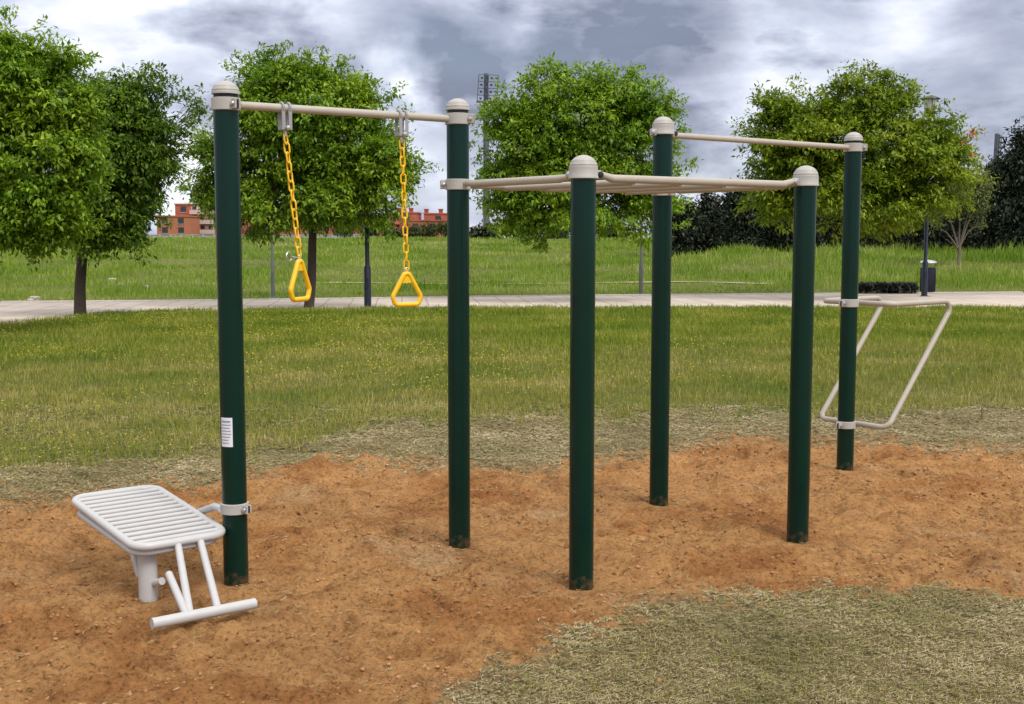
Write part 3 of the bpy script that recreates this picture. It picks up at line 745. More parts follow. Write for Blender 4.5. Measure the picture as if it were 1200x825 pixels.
def field():
    x, y, rng = scatter(29, 125, lambda v: 120 * (31 / v) ** 1.9, 37, 4, .45)
    ty = np.interp(x, [p[0] for p in TRAIL], [p[1] for p in TRAIL])
    tuft = fbm(x, y, 2.6, 4, 97); keep = (y > yl(L_PF, x) + .1) & ((np.abs(y - ty) > .55 + .5 * (fbm(x, y, 1.3, 2, 98) - .3)) | (rng.random(len(x)) < .5))
    keep &= (rng.random(len(x)) < .35 + tuft)
    x, y, tuft = x[keep], y[keep], tuft[keep]
    right = smooth((x - .126 * y + 1) / 4) * smooth((y - 40) / 8)
    nearp = smooth((y - yl(L_PF, x)) / 5)
    h = (.05 + .30 * nearp * clampn(tuft * 2.6 - .85, .08, 1.3)) * (1 + .9 * right) * rng.uniform(.5, 1.25, len(x))
    w = .016 * (y / 31) ** 1.2
    blades('field_grass', 'long green meadow grass beyond the path', x, y, h, w, M_FIELD, 4, .6)
field()
def clods():
    rng = np.random.default_rng(77); n0 = 52000
    x = rng.uniform(-3.6, 4.8, n0); y = 3.9 + 5.3 * rng.random(n0) ** 1.2
    d, l, p = zones(x, y); c = fbm(x, y, .35, 3, 101); keep = rng.random(n0) < (d * .9 + .05) * clampn((c - .40) * 4, .05, 1); x, y = x[keep], y[keep]; n = len(x)
    r = .0022 + .011 * rng.random(n) ** 7; ico = []
    import bmesh
    bm = bmesh.new(); bmesh.ops.create_icosphere(bm, subdivisions=1, radius=1); vv = np.array([v.co[:] for v in bm.verts]); ff = np.array([[v.index for v in f.verts] for f in bm.faces]); bm.free()
    k = len(vv); V = vv[None] * rng.uniform(.65, 1.3, (n, k, 1)) * r[:, None, None] * rng.uniform(.7, 1.3, (n, 1, 3)); V[:, :, 2] *= .75
    z = height(x, y) + r * .25; V += np.stack([x, y, z], 1)[:, None, :]
    T = (np.arange(n) * k)[:, None, None] + ff[None]
    m = grass_mat('soil_clods', [(.13, .055, .024), (.24, .11, .044), (.35, .17, .068), (.45, .25, .12)], 1.5, 0)
    tag(np_mesh('soil_crumbs', V.reshape(-1, 3), T.reshape(-1, 3), m), 'crumbs and clods of orange soil scattered over the bare patch', 'soil crumbs', None, 'stuff')
clods()

# ------------------------------------------------------------------ trees
def leaf_cloud(cent, out_dir, rng, per, spread, size, aspect=.42, droop=.25):
    """leaves around each clump centre; returns vertex and quad arrays"""
    n = len(cent) * per
    c = np.repeat(cent, per, 0); od = np.repeat(out_dir, per, 0); sc = np.repeat(rng.uniform(.6, 1.25, len(cent)), per)
    t = rng.uniform(-1, 1, n)
    off = np.clip(rng.normal(0, 1, (n, 3)), -1.7, 1.7) * np.array([.62, .62, .34]); p = c + (off + od * t[:, None] * .8) * (spread * sc)[:, None]
    p[:, 2] -= droop * spread * np.abs(t) ** 2
    # leaf axis: outward, drooping, random
    ax = od * .6 + rng.normal(0, .6, (n, 3)); ax[:, 2] -= .25; ax /= np.linalg.norm(ax, axis=1, keepdims=True)
    up = rng.normal(0, .45, (n, 3)); up[:, 2] += 1.1; up += od * .5
    sd_ = np.cross(ax, up); sd_ /= np.maximum(np.linalg.norm(sd_, axis=1, keepdims=True), 1e-6); nn = np.cross(sd_, ax)
    L_ = size * (.5 + .9 * rng.random(n) ** 1.3)[:, None]; w = L_ * aspect * .5
    V = np.empty((n, 4, 3), np.float32)
    V[:, 0] = p; V[:, 1] = p + ax * L_ * .45 + sd_ * w + nn * w * .35; V[:, 2] = p + ax * L_ - nn * L_ * .12; V[:, 3] = p + ax * L_ * .45 - sd_ * w + nn * w * .35
    return V.reshape(-1, 3), np.arange(4 * n).reshape(-1, 4)
def tree(name, label, cat, base, lobes, D, seed, leafm, barkm, nclump=1500, per=16, spread=.17, size=.10, trunk_r=.09, fork=None, lean=0, group=None, fill=.42, hole=.16, extra=None, sprigs=(), droop=.3, aspect=.42, dscale=.8, twig_r=.006, boughs=0):
    rng = np.random.default_rng(seed); k = D / F
    base = Vector(base); t = empty(name, base); tag(t, label, cat, group)
    C = []; R = []
    for l in lobes:
        p = W(l[0], l[1], D + (l[4] * k if len(l) > 4 else 0)); C.append(p[:]); R.append((l[2] * k, (l[2] * .6 + l[3] * .4) * k * dscale, l[3] * k))
    C = np.array(C); R = np.array(R)
    vol = R.prod(1) ** .8; pr = vol / vol.sum(); which = rng.choice(len(C), nclump, p=pr)
    d = rng.normal(0, 1, (nclump, 3)); d /= np.linalg.norm(d, axis=1, keepdims=True)
    rad = rng.random(nclump) ** fill * rng.uniform(.86, 1.05, nclump)
    bump = 1 + .22 * np.sin(d[:, 0] * 5 + which * 2.1) * np.sin(d[:, 2] * 6 + which) + .08 * np.sin(d[:, 1] * 11 + which)
    P = C[which] + d * R[which] * (rad * bump)[:, None]
    if boughs:           # most clumps gather in flattened boughs, the rest fill the core
        bi = rng.choice(len(P), boughs, replace=False); bd = d[bi]; bc = C[which[bi]] + bd * R[which[bi]] * (.56 + .36 * rng.random(boughs) ** .6)[:, None]
        m = int(nclump * .74); pick = rng.integers(0, boughs, m); br = (.20 + .24 * rng.random(boughs)) * (D / 26)
        o3 = np.clip(rng.normal(0, .55, (m, 3)), -1.15, 1.15); q = bc[pick] + o3 * br[pick][:, None] * np.array([1.15, 1.15, .55]); q[:, 2] -= .18 * br[pick] * (o3[:, 0] ** 2 + o3[:, 1] ** 2)
        P[:m] = q; dd = bd[pick] + o3 * .5; d[:m] = dd / np.linalg.norm(dd, axis=1, keepdims=True); which[:m] = which[bi][pick]; rad[:m] = .95
    keep = fbm(P[:, 0] + P[:, 1] * .6, P[:, 2] * 1.1 + P[:, 1] * .4, .55 * max(1, D / 26) if D < 40 else 1.6, 2, seed) > .5 - .5 + hole * (1.6 + 1.1 * (rad - .5))
    P = P[keep]; d = d[keep]; which = which[keep]
    if len(sprigs):
        for (px, py, r, m_) in sprigs:
            c0 = np.array(W(px, py, D)[:]); P = np.vstack([P, c0 + rng.normal(0, r * k, (m_, 3))]); d = np.vstack([d, rng.normal(0, 1, (m_, 3))]); which = np.concatenate([which, np.full(m_, int(np.argmin(np.linalg.norm(C - c0, axis=1))))])
    V, Q = leaf_cloud(P, d / np.linalg.norm(d, axis=1, keepdims=True), rng, per, spread, size, aspect, droop)
    np_mesh('crown', V, Q, leafm, t)
    # trunk, limbs towards the lobes, twigs to the clumps
    rr = random.Random(seed); mb = MB()
    cz = C[:, 2].min(); f = Vector(fork) if fork else Vector((base.x + lean, base.y, base.z + (C[:, 2].mean() - base.z) * .62))
    pts = [base + Vector((0, 0, -.15)), base + Vector((0, 0, .04)), base.lerp(f, .3) + Vector((rr.uniform(-.03, .03), 0, 0)), base.lerp(f, .7) + Vector((rr.uniform(-.04, .04), 0, 0)), f]
    mb.tube(pts, [trunk_r * 1.35, trunk_r * 1.15, trunk_r, trunk_r * .9, trunk_r * .8], 14)
    limbs = []
    for i, c in enumerate(C):
        c = Vector(c); a = base.lerp(f, rr.uniform(.8, 1.0)); mid = a.lerp(c, .5) + Vector((rr.uniform(-.1, .1), rr.uniform(-.1, .1), .12 * (c - a).length)); 
        r0 = trunk_r * rr.uniform(.38, .6); path = [a, a.lerp(mid, .55) + Vector((0, 0, .03)), mid, c]
        mb.tube(path, [r0, r0 * .8, r0 * .55, r0 * .25], 8); limbs.append(path)
    mb.build('trunk', barkm, t, angle=60)
    sel = rng.choice(len(P), min(len(P), 420), replace=False); mt = MB()
    for i in sel:
        pth = limbs[which[i]]; s0 = pth[2].lerp(pth[3], rr.uniform(0, 1)); e = Vector(P[i]); q = s0.lerp(e, .5) + Vector((rr.uniform(-.06, .06), rr.uniform(-.06, .06), .05 * (e - s0).length))
        mt.tube([s0, q, e], [twig_r * 1.6, twig_r * 1.2, twig_r * .5], 4, cap=False)
    mt.build('branches', barkm, t, smooth_=False)
    if extra:
        c0 = np.array(W(extra[0], extra[1], D - .3)[:]); P2 = c0 + rng.normal(0, extra[2] * k, (extra[3], 3)); d2 = rng.normal(0, 1, P2.shape)
        V, Q = leaf_cloud(P2, d2 / np.linalg.norm(d2, axis=1, keepdims=True), rng, 8, spread * .6, size, aspect); tag(np_mesh('orange_leaves', V, Q, M_ORANGE, t), 'sprig of orange leaves')
    return t
TG = 'young broadleaf trees planted along the path'
def tb(px, py): p = G(px, py); return Vector((p.x, p.y, 0))
p1 = W(-70, 400, 19.5); 
tree('broadleaf_tree', 'large bright green tree cut off by the left edge of the picture', 'tree', (p1.x, 19.5, 0),
     [(-5, 115, 72, 68), (45, 190, 66, 72), (50, 120, 50, 58), (-50, 190, 90, 90), (-10, 75, 45, 38), (78, 225, 34, 45), (20, 245, 62, 40), (88, 160, 26, 48), (70, 85, 26, 26), (-40, 262, 60, 36), (96, 122, 24, 34), (30, 272, 50, 24), (60, 262, 40, 24)], 19.5, 101, M_LEAF, M_BARK, 3400, 26, .125, .095, .11, boughs=190, group=TG,
     sprigs=[(8, 16, 7, 3), (38, 50, 9, 4), (60, 40, 6, 3), (30, 292, 10, 4), (105, 100, 8, 4)], hole=.05)
tree('broadleaf_tree', 'darker green tree with thin bare trunk at the near kerb, left in the photo', 'tree', tb(94, 372),
     [(140, 165, 56, 58), (115, 228, 54, 50), (172, 200, 32, 42), (150, 125, 38, 34), (98, 248, 46, 34), (188, 170, 18, 28), (150, 252, 32, 28), (165, 228, 24, 24), (60, 240, 40, 40), (122, 118, 36, 32), (120, 275, 40, 20), (150, 266, 22, 18), (196, 200, 12, 20)], 23.9, 102, M_LEAF_D, M_BARK, 2700, 26, .14, .105, .105,
     fork=W(97, 262, 23.9), boughs=190, group=TG, sprigs=[(150, 88, 8, 3), (172, 80, 6, 3), (188, 78, 6, 3), (197, 92, 6, 3), (205, 112, 8, 4), (222, 118, 8, 4), (240, 120, 7, 4), (215, 140, 9, 4), (160, 290, 9, 5), (150, 270, 12, 5), (176, 92, 7, 4), (225, 135, 8, 4), (205, 150, 8, 4)], hole=.05)
tree('broadleaf_tree', 'round dense tree behind the bar with the yellow rings', 'tree', tb(362, 362),
     [(350, 135, 84, 62), (300, 190, 62, 66), (400, 190, 70, 62), (350, 232, 92, 38), (325, 98, 44, 32), (438, 190, 40, 50), (262, 190, 32, 52), (385, 92, 42, 28), (430, 246, 40, 22), (252, 232, 24, 30), (468, 195, 20, 34), (290, 118, 32, 28), (425, 125, 32, 30), (300, 250, 40, 22)], 26.6, 103, M_LEAF, M_BARK, 3500, 26, .145, .11, .10,
     fork=W(368, 250, 26.6), boughs=190, group=TG, sprigs=[(275, 72, 7, 4), (335, 62, 9, 5), (370, 64, 8, 4), (404, 70, 7, 4), (456, 108, 7, 4), (470, 130, 6, 3), (482, 225, 7, 4), (236, 165, 8, 4), (232, 225, 8, 5)], hole=.05)
tree('broadleaf_tree', 'broad light green tree in the centre behind the ladder bars', 'tree', tb(684, 352),
     [(680, 150, 82, 62), (618, 182, 52, 60), (740, 175, 50, 62), (680, 225, 104, 40), (650, 108, 46, 32), (722, 108, 40, 28), (592, 215, 30, 34), (772, 222, 30, 34), (598, 135, 30, 20), (760, 130, 30, 34), (640, 248, 60, 26), (730, 252, 56, 26), (640, 80, 22, 14), (690, 85, 30, 18)], 29, 104, M_LEAF, M_BARK, 3500, 26, .15, .115, .10,
     boughs=190, group=TG, sprigs=[(646, 66, 6, 3), (742, 82, 8, 4), (785, 95, 8, 4), (800, 150, 7, 4), (790, 118, 7, 3), (568, 150, 8, 4), (566, 235, 8, 4), (634, 275, 7, 6), (634, 288, 4, 4), (620, 270, 6, 4), (805, 195, 6, 3), (770, 262, 12, 6), (566, 180, 9, 5), (568, 212, 9, 5)], hole=.05)
tree('broadleaf_tree', 'wide yellow-green tree behind the farthest green post', 'tree', tb(993, 350),
     [(955, 172, 78, 54), (1030, 170, 72, 66), (1085, 200, 56, 48), (1000, 232, 96, 42), (918, 160, 38, 46), (1012, 112, 46, 30), (1048, 118, 26, 20), (1112, 175, 26, 30), (918, 228, 38, 36), (1068, 248, 36, 24), (960, 125, 36, 24), (900, 125, 20, 18), (1085, 160, 26, 26, -25)], 30, 105, M_LEAF_Y, M_BARK, 3800, 26, .15, .115, .10,
     boughs=190, group=TG, sprigs=[(888, 112, 7, 4), (935, 102, 8, 4), (1003, 84, 7, 4), (1018, 80, 5, 2), (1045, 95, 9, 5), (1068, 98, 5, 3), (1060, 122, 8, 4), (1105, 128, 7, 4), (1118, 140, 6, 3), (1130, 150, 6, 3), (880, 175, 7, 4), (1145, 195, 6, 4)], hole=.05, extra=(1131, 165, 5, 9))
p6 = W(1123, 314, 50)
tree('young_tree', 'small sparse tree with pale bare stems in front of the dark evergreens', 'tree', (p6.x, 50, hz(p6.x, 50)),
     [(1122, 222, 30, 22), (1142, 238, 18, 18), (1105, 240, 20, 16), (1150, 215, 12, 18), (1092, 262, 6, 5), (1148, 262, 6, 5)], 50, 106, M_LEAF_P, M_BARK2, 520, 12, .28, .14, .09,
     fork=W(1124, 290, 50), hole=.2, twig_r=.014)
# dark evergreens behind the field
EV = [(800, 236, 26, 68), (832, 226, 24, 70), (866, 214, 27, 67), (902, 208, 26, 69), (938, 214, 27, 66), (975, 216, 27, 70), (1012, 220, 27, 68), (1050, 218, 28, 71), (1088, 214, 27, 66), (1128, 205, 28, 72), (1168, 185, 24, 62), (1196, 150, 26, 60), (1238, 140, 32, 61), (1150, 215, 22, 66)]
words = ['leftmost of the dark row', 'second from the left in the row', 'third from the left in the row', 'fourth from the left in the row', 'partly behind the domed short post', 'sixth from the left, low behind the wide tree', 'seventh from the left, under the wide tree',
         'eighth from the left, under the wide tree', 'behind the lamp post and litter bin', 'behind the small sparse tree', 'beside the right picture edge, lower of the two tall ones', 'tallest one at the right picture edge', 'standing outside the right picture edge', 'just right of the small sparse tree']
for i, ((px, ty, hw, D), wd) in enumerate(zip(EV, words)):
    y0 = 300; hgt = (y0 - ty); g = W(px, y0, D); ll = [(px, ty + hgt * .80, hw, hgt * .24), (px + 3, ty + hgt * .52, hw * .92, hgt * .26), (px - 2, ty + hgt * .28, hw * .66, hgt * .2), (px + 1, ty + hgt * .12, hw * .38, hgt * .14)]
    tree('evergreen_tree', 'dark evergreen beyond the meadow, ' + wd, 'tree', (g.x, D, hz(g.x, D)), ll, D, 200 + i, M_DARK, M_BARK, 620 if ty > 180 else 1000, 14, .34, .24, .16, group='dark evergreens beyond the meadow', hole=.05, sprigs=[(px + random.Random(i).uniform(-8, 8), ty + 2, 3, 4), (px - hw * .6, ty + hgt * .3, 5, 4), (px + hw * .6, ty + hgt * .35, 5, 4)], fork=W(px, ty + hgt * .3, D), dscale=1.0, twig_r=.02)
# shrubs far off
SH = [(572, 271, 13, 6, 118, M_DARK, 'round dark bush at the foot of the floodlight mast'), (603, 264, 13, 11, 122, M_BUSH, 'loose blue-green tree just right of the floodlight mast'), (556, 275, 6, 4, 120, M_BUSH, 'tiny dark bush left of the round dark bush'),
      (500, 269, 14, 8, 210, M_BUSH, 'yellowish bush before the right end of the red roofs'), (522, 267, 10, 9, 205, M_BUSH, 'bush against the second green post before the red roofs'), (462, 273, 12, 5, 208, M_DARK, 'low dark bush before the red roofs left of the second ring'), (436, 272, 8, 6, 206, M_DARK, 'low dark bush beside the black lamp post in the distance'),
      (404, 268, 12, 9, 204, M_BUSH, 'bush before the houses right of the round tree trunk'), (300, 272, 14, 6, 206, M_DARK, 'dark bush before the houses left of the round tree trunk'), (650, 275, 12, 4, 124, M_DARK, 'low bush on the skyline left of the short front post'), (720, 276, 14, 3.5, 124, M_DARK, 'low bush on the skyline right of the short front post'), (485, 271, 6, 5, 204, M_BUSH, 'small bush directly behind the second ring chain')]
for i, (px, py, rx, ry, D, m_, lb) in enumerate(SH):
    g = W(px, py + ry, D); b0 = (g.x, D, min(g.z, hz(g.x, D)))
    tree('bush', lb, 'bush', b0, [(px, py, rx, ry), (px - rx * .4, py + ry * .2, rx * .6, ry * .7), (px + rx * .4, py + ry * .1, rx * .6, ry * .8)], D, 300 + i, m_, M_BARK, 130, 12, .5, .42, .12, group='distant bushes', hole=.03, dscale=1, twig_r=.03)

# ------------------------------------------------------------------ lamp posts, bin, hedge
def lamp(px, py, label, m, r=.045, top=5.35, base_py=None):
    p = tb(px, py); t = empty('lamp_post', p); tag(t, label, 'lamp post', 'lamp posts along the path')
    x, y = p.x, p.y
    mb = MB(); mb.lathe([(.10, -.05), (.10, .03), (r * 1.6, .05), (r * 1.5, .9), (r, .95), (r, 3.2), (r * .8, top - .5), (r * .7, top - .42)], (x, y, 0), 20); mb.box((x, y, .012), (.3, .3, .02)); mb.build('pole', m, t)
    mb = MB(); mb.lathe([(.05, top - .44), (.12, top - .40), (.15, top - .36), (.15, top - .34)], (x, y, 0), 24); mb.lathe([(.22, top - .04), (.25, top - .03), (.24, top - .01), (.10, top + .05), (.02, top + .07)], (x, y, 0), 24)
    for k in range(3):
        a = k * 2.094 + .5; mb.tube([(x + .13 * math.cos(a), y + .13 * math.sin(a), top - .35), (x + .17 * math.cos(a), y + .17 * math.sin(a), top - .03)], .008, 6)
    mb.build('lamp_head', m, t)
    mb = MB(); mb.lathe([(.11, top - .34), (.15, top - .2), (.16, top - .04)], (x, y, 0), 24); mb.build('lamp_glass', M_LAMP, t)
    mb = MB(); mb.box((x, y - r * 1.62, .55), (.06, .006, .25), bevel=.002); mb.build('access_door', m, t)
lamp(320, 350, 'thin grey lamp post on the far side of the path, left of the yellow rings', M_GREYP, .032)
lamp(431, 361.5, 'black lamp post between the two yellow rings', M_NAVY, .05, 4.55)
lamp(751, 346, 'thin grey lamp post just left of the tall post at the ladder corner', M_GREYP, .035)
lamp(1083, 348, 'dark lamp post with its lantern showing above the wide tree, beside the litter bin', M_NAVY, .048, 5.12)
def litter_bin():
    p = tb(1087, 344.5); p.y += .35; x, y = p.x * (1 + .01), p.y; z0 = hz(x, y)
    t = empty('litter_bin', (x, y, z0)); tag(t, 'dark round litter bin with a pale lid behind the right lamp post', 'litter bin')
    mb = MB(); mb.lathe([(.17, z0 + .04), (.19, z0 + .07), (.205, z0 + .70), (.215, z0 + .71), (.215, z0 + .74), (.19, z0 + .75)], (x, y, 0), 24)
    for k in range(24):
        a = k * 2 * math.pi / 24; mb.box((x + .2 * math.cos(a), y + .2 * math.sin(a), z0 + .39), (.014, .02, .6), Matrix.Rotation(a, 3, 'Z'))
    mb.build('bin_body', M_NAVY, t)
    mb = MB(); mb.lathe([(.23, z0 + .86), (.235, z0 + .88), (.20, z0 + .92), (.08, z0 + .95), (.01, z0 + .955)], (x, y, 0), 24)
    mb.build('lid', M_STEEL, t)
    for k in range(3):
        a = k * 2.094; mb = MB(); mb.tube([(x + .18 * math.cos(a), y + .18 * math.sin(a), z0 + .72), (x + .19 * math.cos(a), y + .19 * math.sin(a), z0 + .87)], .012, 8); mb.build('lid_support', M_NAVY, t)
    mb = MB(); mb.lathe([(.06, z0 - .1), (.06, z0 + .05)], (x, y, 0), 12); mb.build('foot', M_NAVY, t)
litter_bin()
def low_hedge():
    a = tb(1009, 345.5); b = tb(1080, 345.5); rng = np.random.default_rng(9); n = 900
    t = empty('low_hedge', ((a.x + b.x) / 2, a.y + .4, 0)); tag(t, 'low flat-topped dark hedge on the far edge of the path by the litter bin', 'hedge')
    u = rng.random((n, 3)); P = np.stack([a.x + (b.x - a.x) * u[:, 0], a.y + .25 + .35 * u[:, 1], .05 + .26 * u[:, 2] ** .8], 1)
    d = rng.normal(0, 1, (n, 3)); d /= np.linalg.norm(d, axis=1, keepdims=True); V, Q = leaf_cloud(P, d, rng, 9, .035, .05, .6); np_mesh('foliage', V, Q, M_HEDGE, t)
    mb = MB()
    for k in range(5):
        x = a.x + (b.x - a.x) * rng.random(); y = a.y + .22 + .1 * rng.random(); mb.tube([(x, y, -.02), (x + rng.uniform(-.06, .06), y, .14), (x + rng.uniform(-.1, .1), y - .02, rng.uniform(.2, .38))], [.008, .006, .004], 5)
    mb.build('stems', paint('pale_stems', (.22, .21, .17), .8), t)
low_hedge()

# stones by the far kerb and rubble in the field
def stone(px, py, s, label, seed, group='pale stones in the meadow'):
    import bmesh
    p = tb(px, py); bm = bmesh.new(); bmesh.ops.create_icosphere(bm, subdivisions=3, radius=1); r = random.Random(seed); ph = [r.uniform(0, 6) for _ in range(6)]
    for v in bm.verts:
        c = v.co; f = 1 + .18 * math.sin(c.x * 3 + ph[0]) * math.sin(c.y * 3 + ph[1]) + .12 * math.sin(c.z * 5 + ph[2]) + .06 * math.sin(c.x * 9 + ph[3]) * math.sin(c.z * 8 + ph[4])
        v.co = Vector((c.x * s, c.y * s * .7, c.z * s * .5)) * f
    me = bpy.data.meshes.new('stone'); bm.to_mesh(me); bm.free(); me.materials.append(M_STONE)
    for q in me.polygons: q.use_smooth = True
    o = bpy.data.objects.new('stone', me); COL.objects.link(o); o.location = (p.x, p.y, hz(p.x, p.y) + s * .22); o.rotation_euler = (0, 0, r.uniform(0, 3)); tag(o, label, 'stone', group)
stone(41, 352.5, .17, 'larger pale stone on the far kerb at the left end of the path', 1)
stone(36, 353.2, .11, 'smaller stone touching the left side of the larger kerb stone', 2)
for i, (px, py, s, lb) in enumerate([(118, 331, .12, 'leftmost pale stone of the rubble patch in the meadow'), (131, 330, .16, 'largest pale stone of the rubble patch in the meadow'), (141, 334, .11, 'low stone at the front of the rubble patch'), (154, 333, .13, 'pale stone near the right end of the rubble patch'), (172, 337, .10, 'lone stone to the right of the rubble patch')]): stone(px, py, s, lb, 10 + i)
def stalk():
    p = tb(1152, 492); z = hz(p.x, p.y); mb = MB(); mb.tube([(p.x, p.y, z - .02), (p.x - .01, p.y, z + .05), (p.x - .015, p.y, z + .12)], [.009, .008, .004], 8)
    mb.tube([(p.x - .01, p.y, z + .06), (p.x + .02, p.y - .01, z + .10)], [.004, .002], 6)
    tag(mb.build('dry_stalk', paint('dry_stem', (.20, .13, .06), .9)), 'short dry stalk standing in the cut grass at right', 'plant')
stalk()

# ------------------------------------------------------------------ floodlight towers, houses
def flood(px, D, ytop, ph, pw, label, cols=4, rows=4, yaw=0.0):
    base = W(px, 278, D); x, y = base.x, D; z0 = -.6; zt = W(px, ytop, D).z; zb = W(px, ytop + ph, D).z; w = pw * D / F
    t = empty('floodlight_mast', (x, y, z0)); tag(t, label, 'floodlight', 'stadium floodlight masts')
    mm = paint('mast_steel', (.10, .11, .14), .6, .1, .5)
    mb = MB(); r = .0022 * D; mb.lathe([(r * 1.3, z0 - 1), (r * 1.2, z0 + 5), (r, zb), (r * .8, zt + (zt - zb) * .06)], (x, y, 0), 16)
    for k in range(12): mb.lathe([(r * 1.3, zb - 2 - k * 2), (r * 1.3, zb - 1.9 - k * 2)], (x, y, 0), 12)
    mb.build('mast', mm, t)
    R = Matrix.Rotation(yaw, 3, 'Z'); up = Matrix.Rotation(math.radians(-8), 3, 'X')
    A = lambda u, h, d=0: Vector((x, y, 0)) + R @ Vector((u, d, 0)) + Vector((-(h - zb) * -.0, 0, h))
    mb = MB(); e = .07 * D / 200
    skew = w * .10
    for i in range(rows + 1):
        h = zb + (zt - zb) * i / rows; s = skew * i / rows; mb.tube([A(-w / 2 + s, h, -.5), A(w / 2 + s, h, -.5)], e * (1.6 if i == 0 else .8), 6)
    for j in (0, cols): mb.tube([A(-w / 2 + w * j / cols, zb, -.5), A(-w / 2 + w * j / cols + skew, zt, -.5)], e, 6)
    mb.tube([A(0, zb, -.5), A(skew, zt, -.5)], e, 6); mb.box(A(0, zb, -.9), (w * 1.08, 1.0, .25 * D / 200), R)
    for i in range(3): mb.tube([A(0, zb + (zt - zb) * (i + .5) / 3, 0), A(0, zb + (zt - zb) * (i + .5) / 3, -.5)], e, 6)
    mb.build('lamp_frame', mm, t)
    ml = paint('floodlight_housing', (.06, .065, .09), .5)
    for i in range(rows):
        for j in range(cols):
            h = zb + (zt - zb) * (i + .5) / rows; u = -w / 2 + w * (j + .5) / cols + skew * (i + .5) / rows; q = w / cols * .24
            mb = MB(); mb.lathe([(q * .5, -.35), (q, .25), (q, .3), (q * .8, .26)], A(u, h, -.8), 12, 0, R @ Vector((0, -1, -.3))); mb.build('lamp_unit', ml, t)
flood(570, 200, 88, 32, 23, 'tall stadium floodlight mast seen left of the central tree', yaw=.25)
flood(1164, 260, 158, 24, 12, 'distant floodlight head showing between the wide tree and the tall evergreens', 2, 4, yaw=.9)

M_BRICK = None
def brick_mat():
    m, nt, b, N, L = new_mat('red_brick'); tc = N('ShaderNodeTexCoord'); n = N('ShaderNodeTexNoise'); n.inputs['Scale'].default_value = .25; n.inputs['Detail'].default_value = 6; L(tc.outputs['Object'], n.inputs['Vector'])
    r = N('ShaderNodeValToRGB'); L(n.outputs['Fac'], r.inputs[0]); e = r.color_ramp.elements; e[0].position = .3; e[0].color = (.30, .085, .05, 1); e[1].position = .7; e[1].color = (.42, .14, .085, 1)
    L(r.outputs[0], b.inputs['Base Color']); b.inputs['Roughness'].default_value = .9; return m
M_BRICK = brick_mat(); M_ROOF = paint('red_roof_tiles', (.30, .075, .05), .85, .2, 1.2, .5); M_PLAST = paint('pale_render', (.50, .40, .37), .85, .1, .4); M_WIN = paint('window_glass', (.03, .035, .05), .15, .1, .4)
M_OCHRE = paint('orange_brick', (.40, .15, .08), .9, .15, .4)
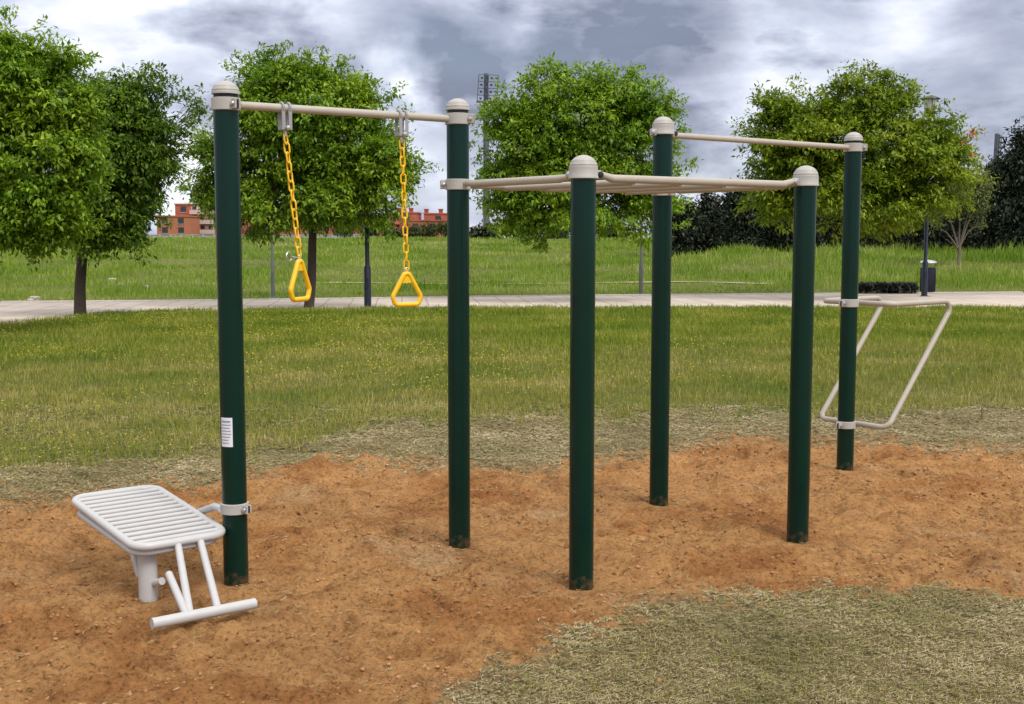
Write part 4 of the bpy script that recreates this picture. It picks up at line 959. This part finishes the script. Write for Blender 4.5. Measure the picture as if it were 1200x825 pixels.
def house(px0, px1, ytop, D, label, roof='flat', floors=3, balcony=None, wall=M_BRICK, depth=12, chimneys=()):
    a = W(px0, 278, D); b = W(px1, 278, D); zt = W(px0, ytop, D).z; z0 = -.9; w = b.x - a.x; cx = (a.x + b.x) / 2
    t = empty('apartment_building', (cx, D + depth / 2, z0)); tag(t, label, 'building', 'brick apartment buildings beyond the meadow')
    mb = MB(); mb.box((cx, D + depth / 2, (z0 + zt) / 2), (w, depth, zt - z0)); mb.build('wall', wall, t, smooth_=False)
    mb = MB()
    if roof == 'flat': mb.box((cx, D + depth / 2, zt + .17), (w + .4, depth + .4, .35))
    else:
        e = .5; x0, x1, y0, y1 = cx - w / 2 - e, cx + w / 2 + e, D - e, D + depth + e; rh = 2.2
        P = [(x0, y0, zt), (x1, y0, zt), (x1, y1, zt), (x0, y1, zt), (x0 + 1.5, D + depth / 2, zt + rh), (x1 - 1.5, D + depth / 2, zt + rh), (x0, y0, zt - .2), (x1, y0, zt - .2), (x1, y1, zt - .2), (x0, y1, zt - .2)]
        mb.add(P, [(0, 1, 5, 4), (2, 3, 4, 5), (1, 2, 5), (3, 0, 4), (6, 7, 1, 0), (7, 8, 2, 1), (8, 9, 3, 2), (9, 6, 0, 3), (9, 8, 7, 6)])
    rf = mb.build('roof', M_ROOF if roof != 'flat' else wall, t, smooth_=False)
    for c in chimneys:
        x = W(c, 278, D).x; mb = MB(); mb.box((x, D + 3, zt + .7), (1.1, 1.1, 1.3)); mb.box((x, D + 3, zt + 1.4), (1.4, 1.4, .2)); mb.build('chimney', M_ROOF, rf, smooth_=False)
    H = zt - z0; fh = H / floors; nb = max(1, int(w / 4))
    for f in range(floors):
        z = z0 + fh * (f + .55)
        if balcony and balcony[0] <= f:
            x0 = W(balcony[1], 278, D).x; x1 = W(balcony[2], 278, D).x
            mb = MB(); mb.box(((x0 + x1) / 2, D - .6, z - fh * .30), (x1 - x0, 1.2, fh * .42)); mb.box(((x0 + x1) / 2, D - .03, z + fh * .14), (x1 - x0 - .4, .10, fh * .40)); bal = mb.build('balcony', M_PLAST, t, smooth_=False)
            nn = 3
            for k in range(nn):
                x = x0 + (x1 - x0) * (k + .5) / nn; mb = MB(); mb.box((x, D - .10, z + fh * .14), ((x1 - x0) / nn * .5, .08, fh * .32)); mb.build('window', M_WIN, bal, smooth_=False)
        for k in range(nb):
            x = a.x + w * (k + .5) / nb
            if balcony and W(balcony[1], 278, D).x - 1 < x < W(balcony[2], 278, D).x + 1: continue
            mb = MB(); mb.box((x, D - .02, z), (1.5, .10, 1.5)); wn = mb.build('window', M_WIN, t, smooth_=False)
            mb = MB(); mb.box((x, D - .06, z - .82), (1.8, .22, .12)); mb.build('sill', M_PLAST, wn, smooth_=False)
house(184, 222, 254, 318, 'orange brick block with a roof step, low at the left of the brick houses', 'flat', 3, None, M_OCHRE)
house(206, 264, 240, 330, 'red brick apartment block with pale balconies left of the post with the sticker', 'flat', 4, (1, 224, 252))
house(268, 345, 248, 335, 'brick block partly behind the round dense tree', 'flat', 3, (1, 300, 318))
house(352, 412, 252, 332, 'brick block right of the round tree trunk in the distance', 'hip', 3)
house(414, 462, 262, 322, 'low brick house with a sloping red roof behind the black lamp post', 'hip', 2, None, M_OCHRE)
house(464, 490, 250, 334, 'taller red block behind the second ring chain', 'flat', 3, None, M_BRICK, chimneys=(467, 481))
house(478, 534, 259, 328, 'long low red row below the chimneyed blocks right of the second ring', 'flat', 2, None, M_BRICK)
house(497, 530, 251, 336, 'red block with chimneys ending behind the second green post', 'flat', 3, None, M_BRICK, chimneys=(499, 516))
def garden_wall():
    a = W(150, 275, 300); b = W(440, 275, 300); mb = MB(); mb.box(((a.x + b.x) / 2, 300, .4), (b.x - a.x, .3, 2.2)); mb.box(((a.x + b.x) / 2, 300, 1.58), (b.x - a.x + .2, .5, .15))
    for k in range(24): mb.box((a.x + (b.x - a.x) * k / 23, 299.8, .5), (.5, .5, 2.4))
    tag(mb.build('boundary_wall', paint('pale_grey_wall', (.36, .36, .34), .9, .2, .3), smooth_=False), 'long low pale wall in front of the brick apartment buildings', 'wall')
garden_wall()
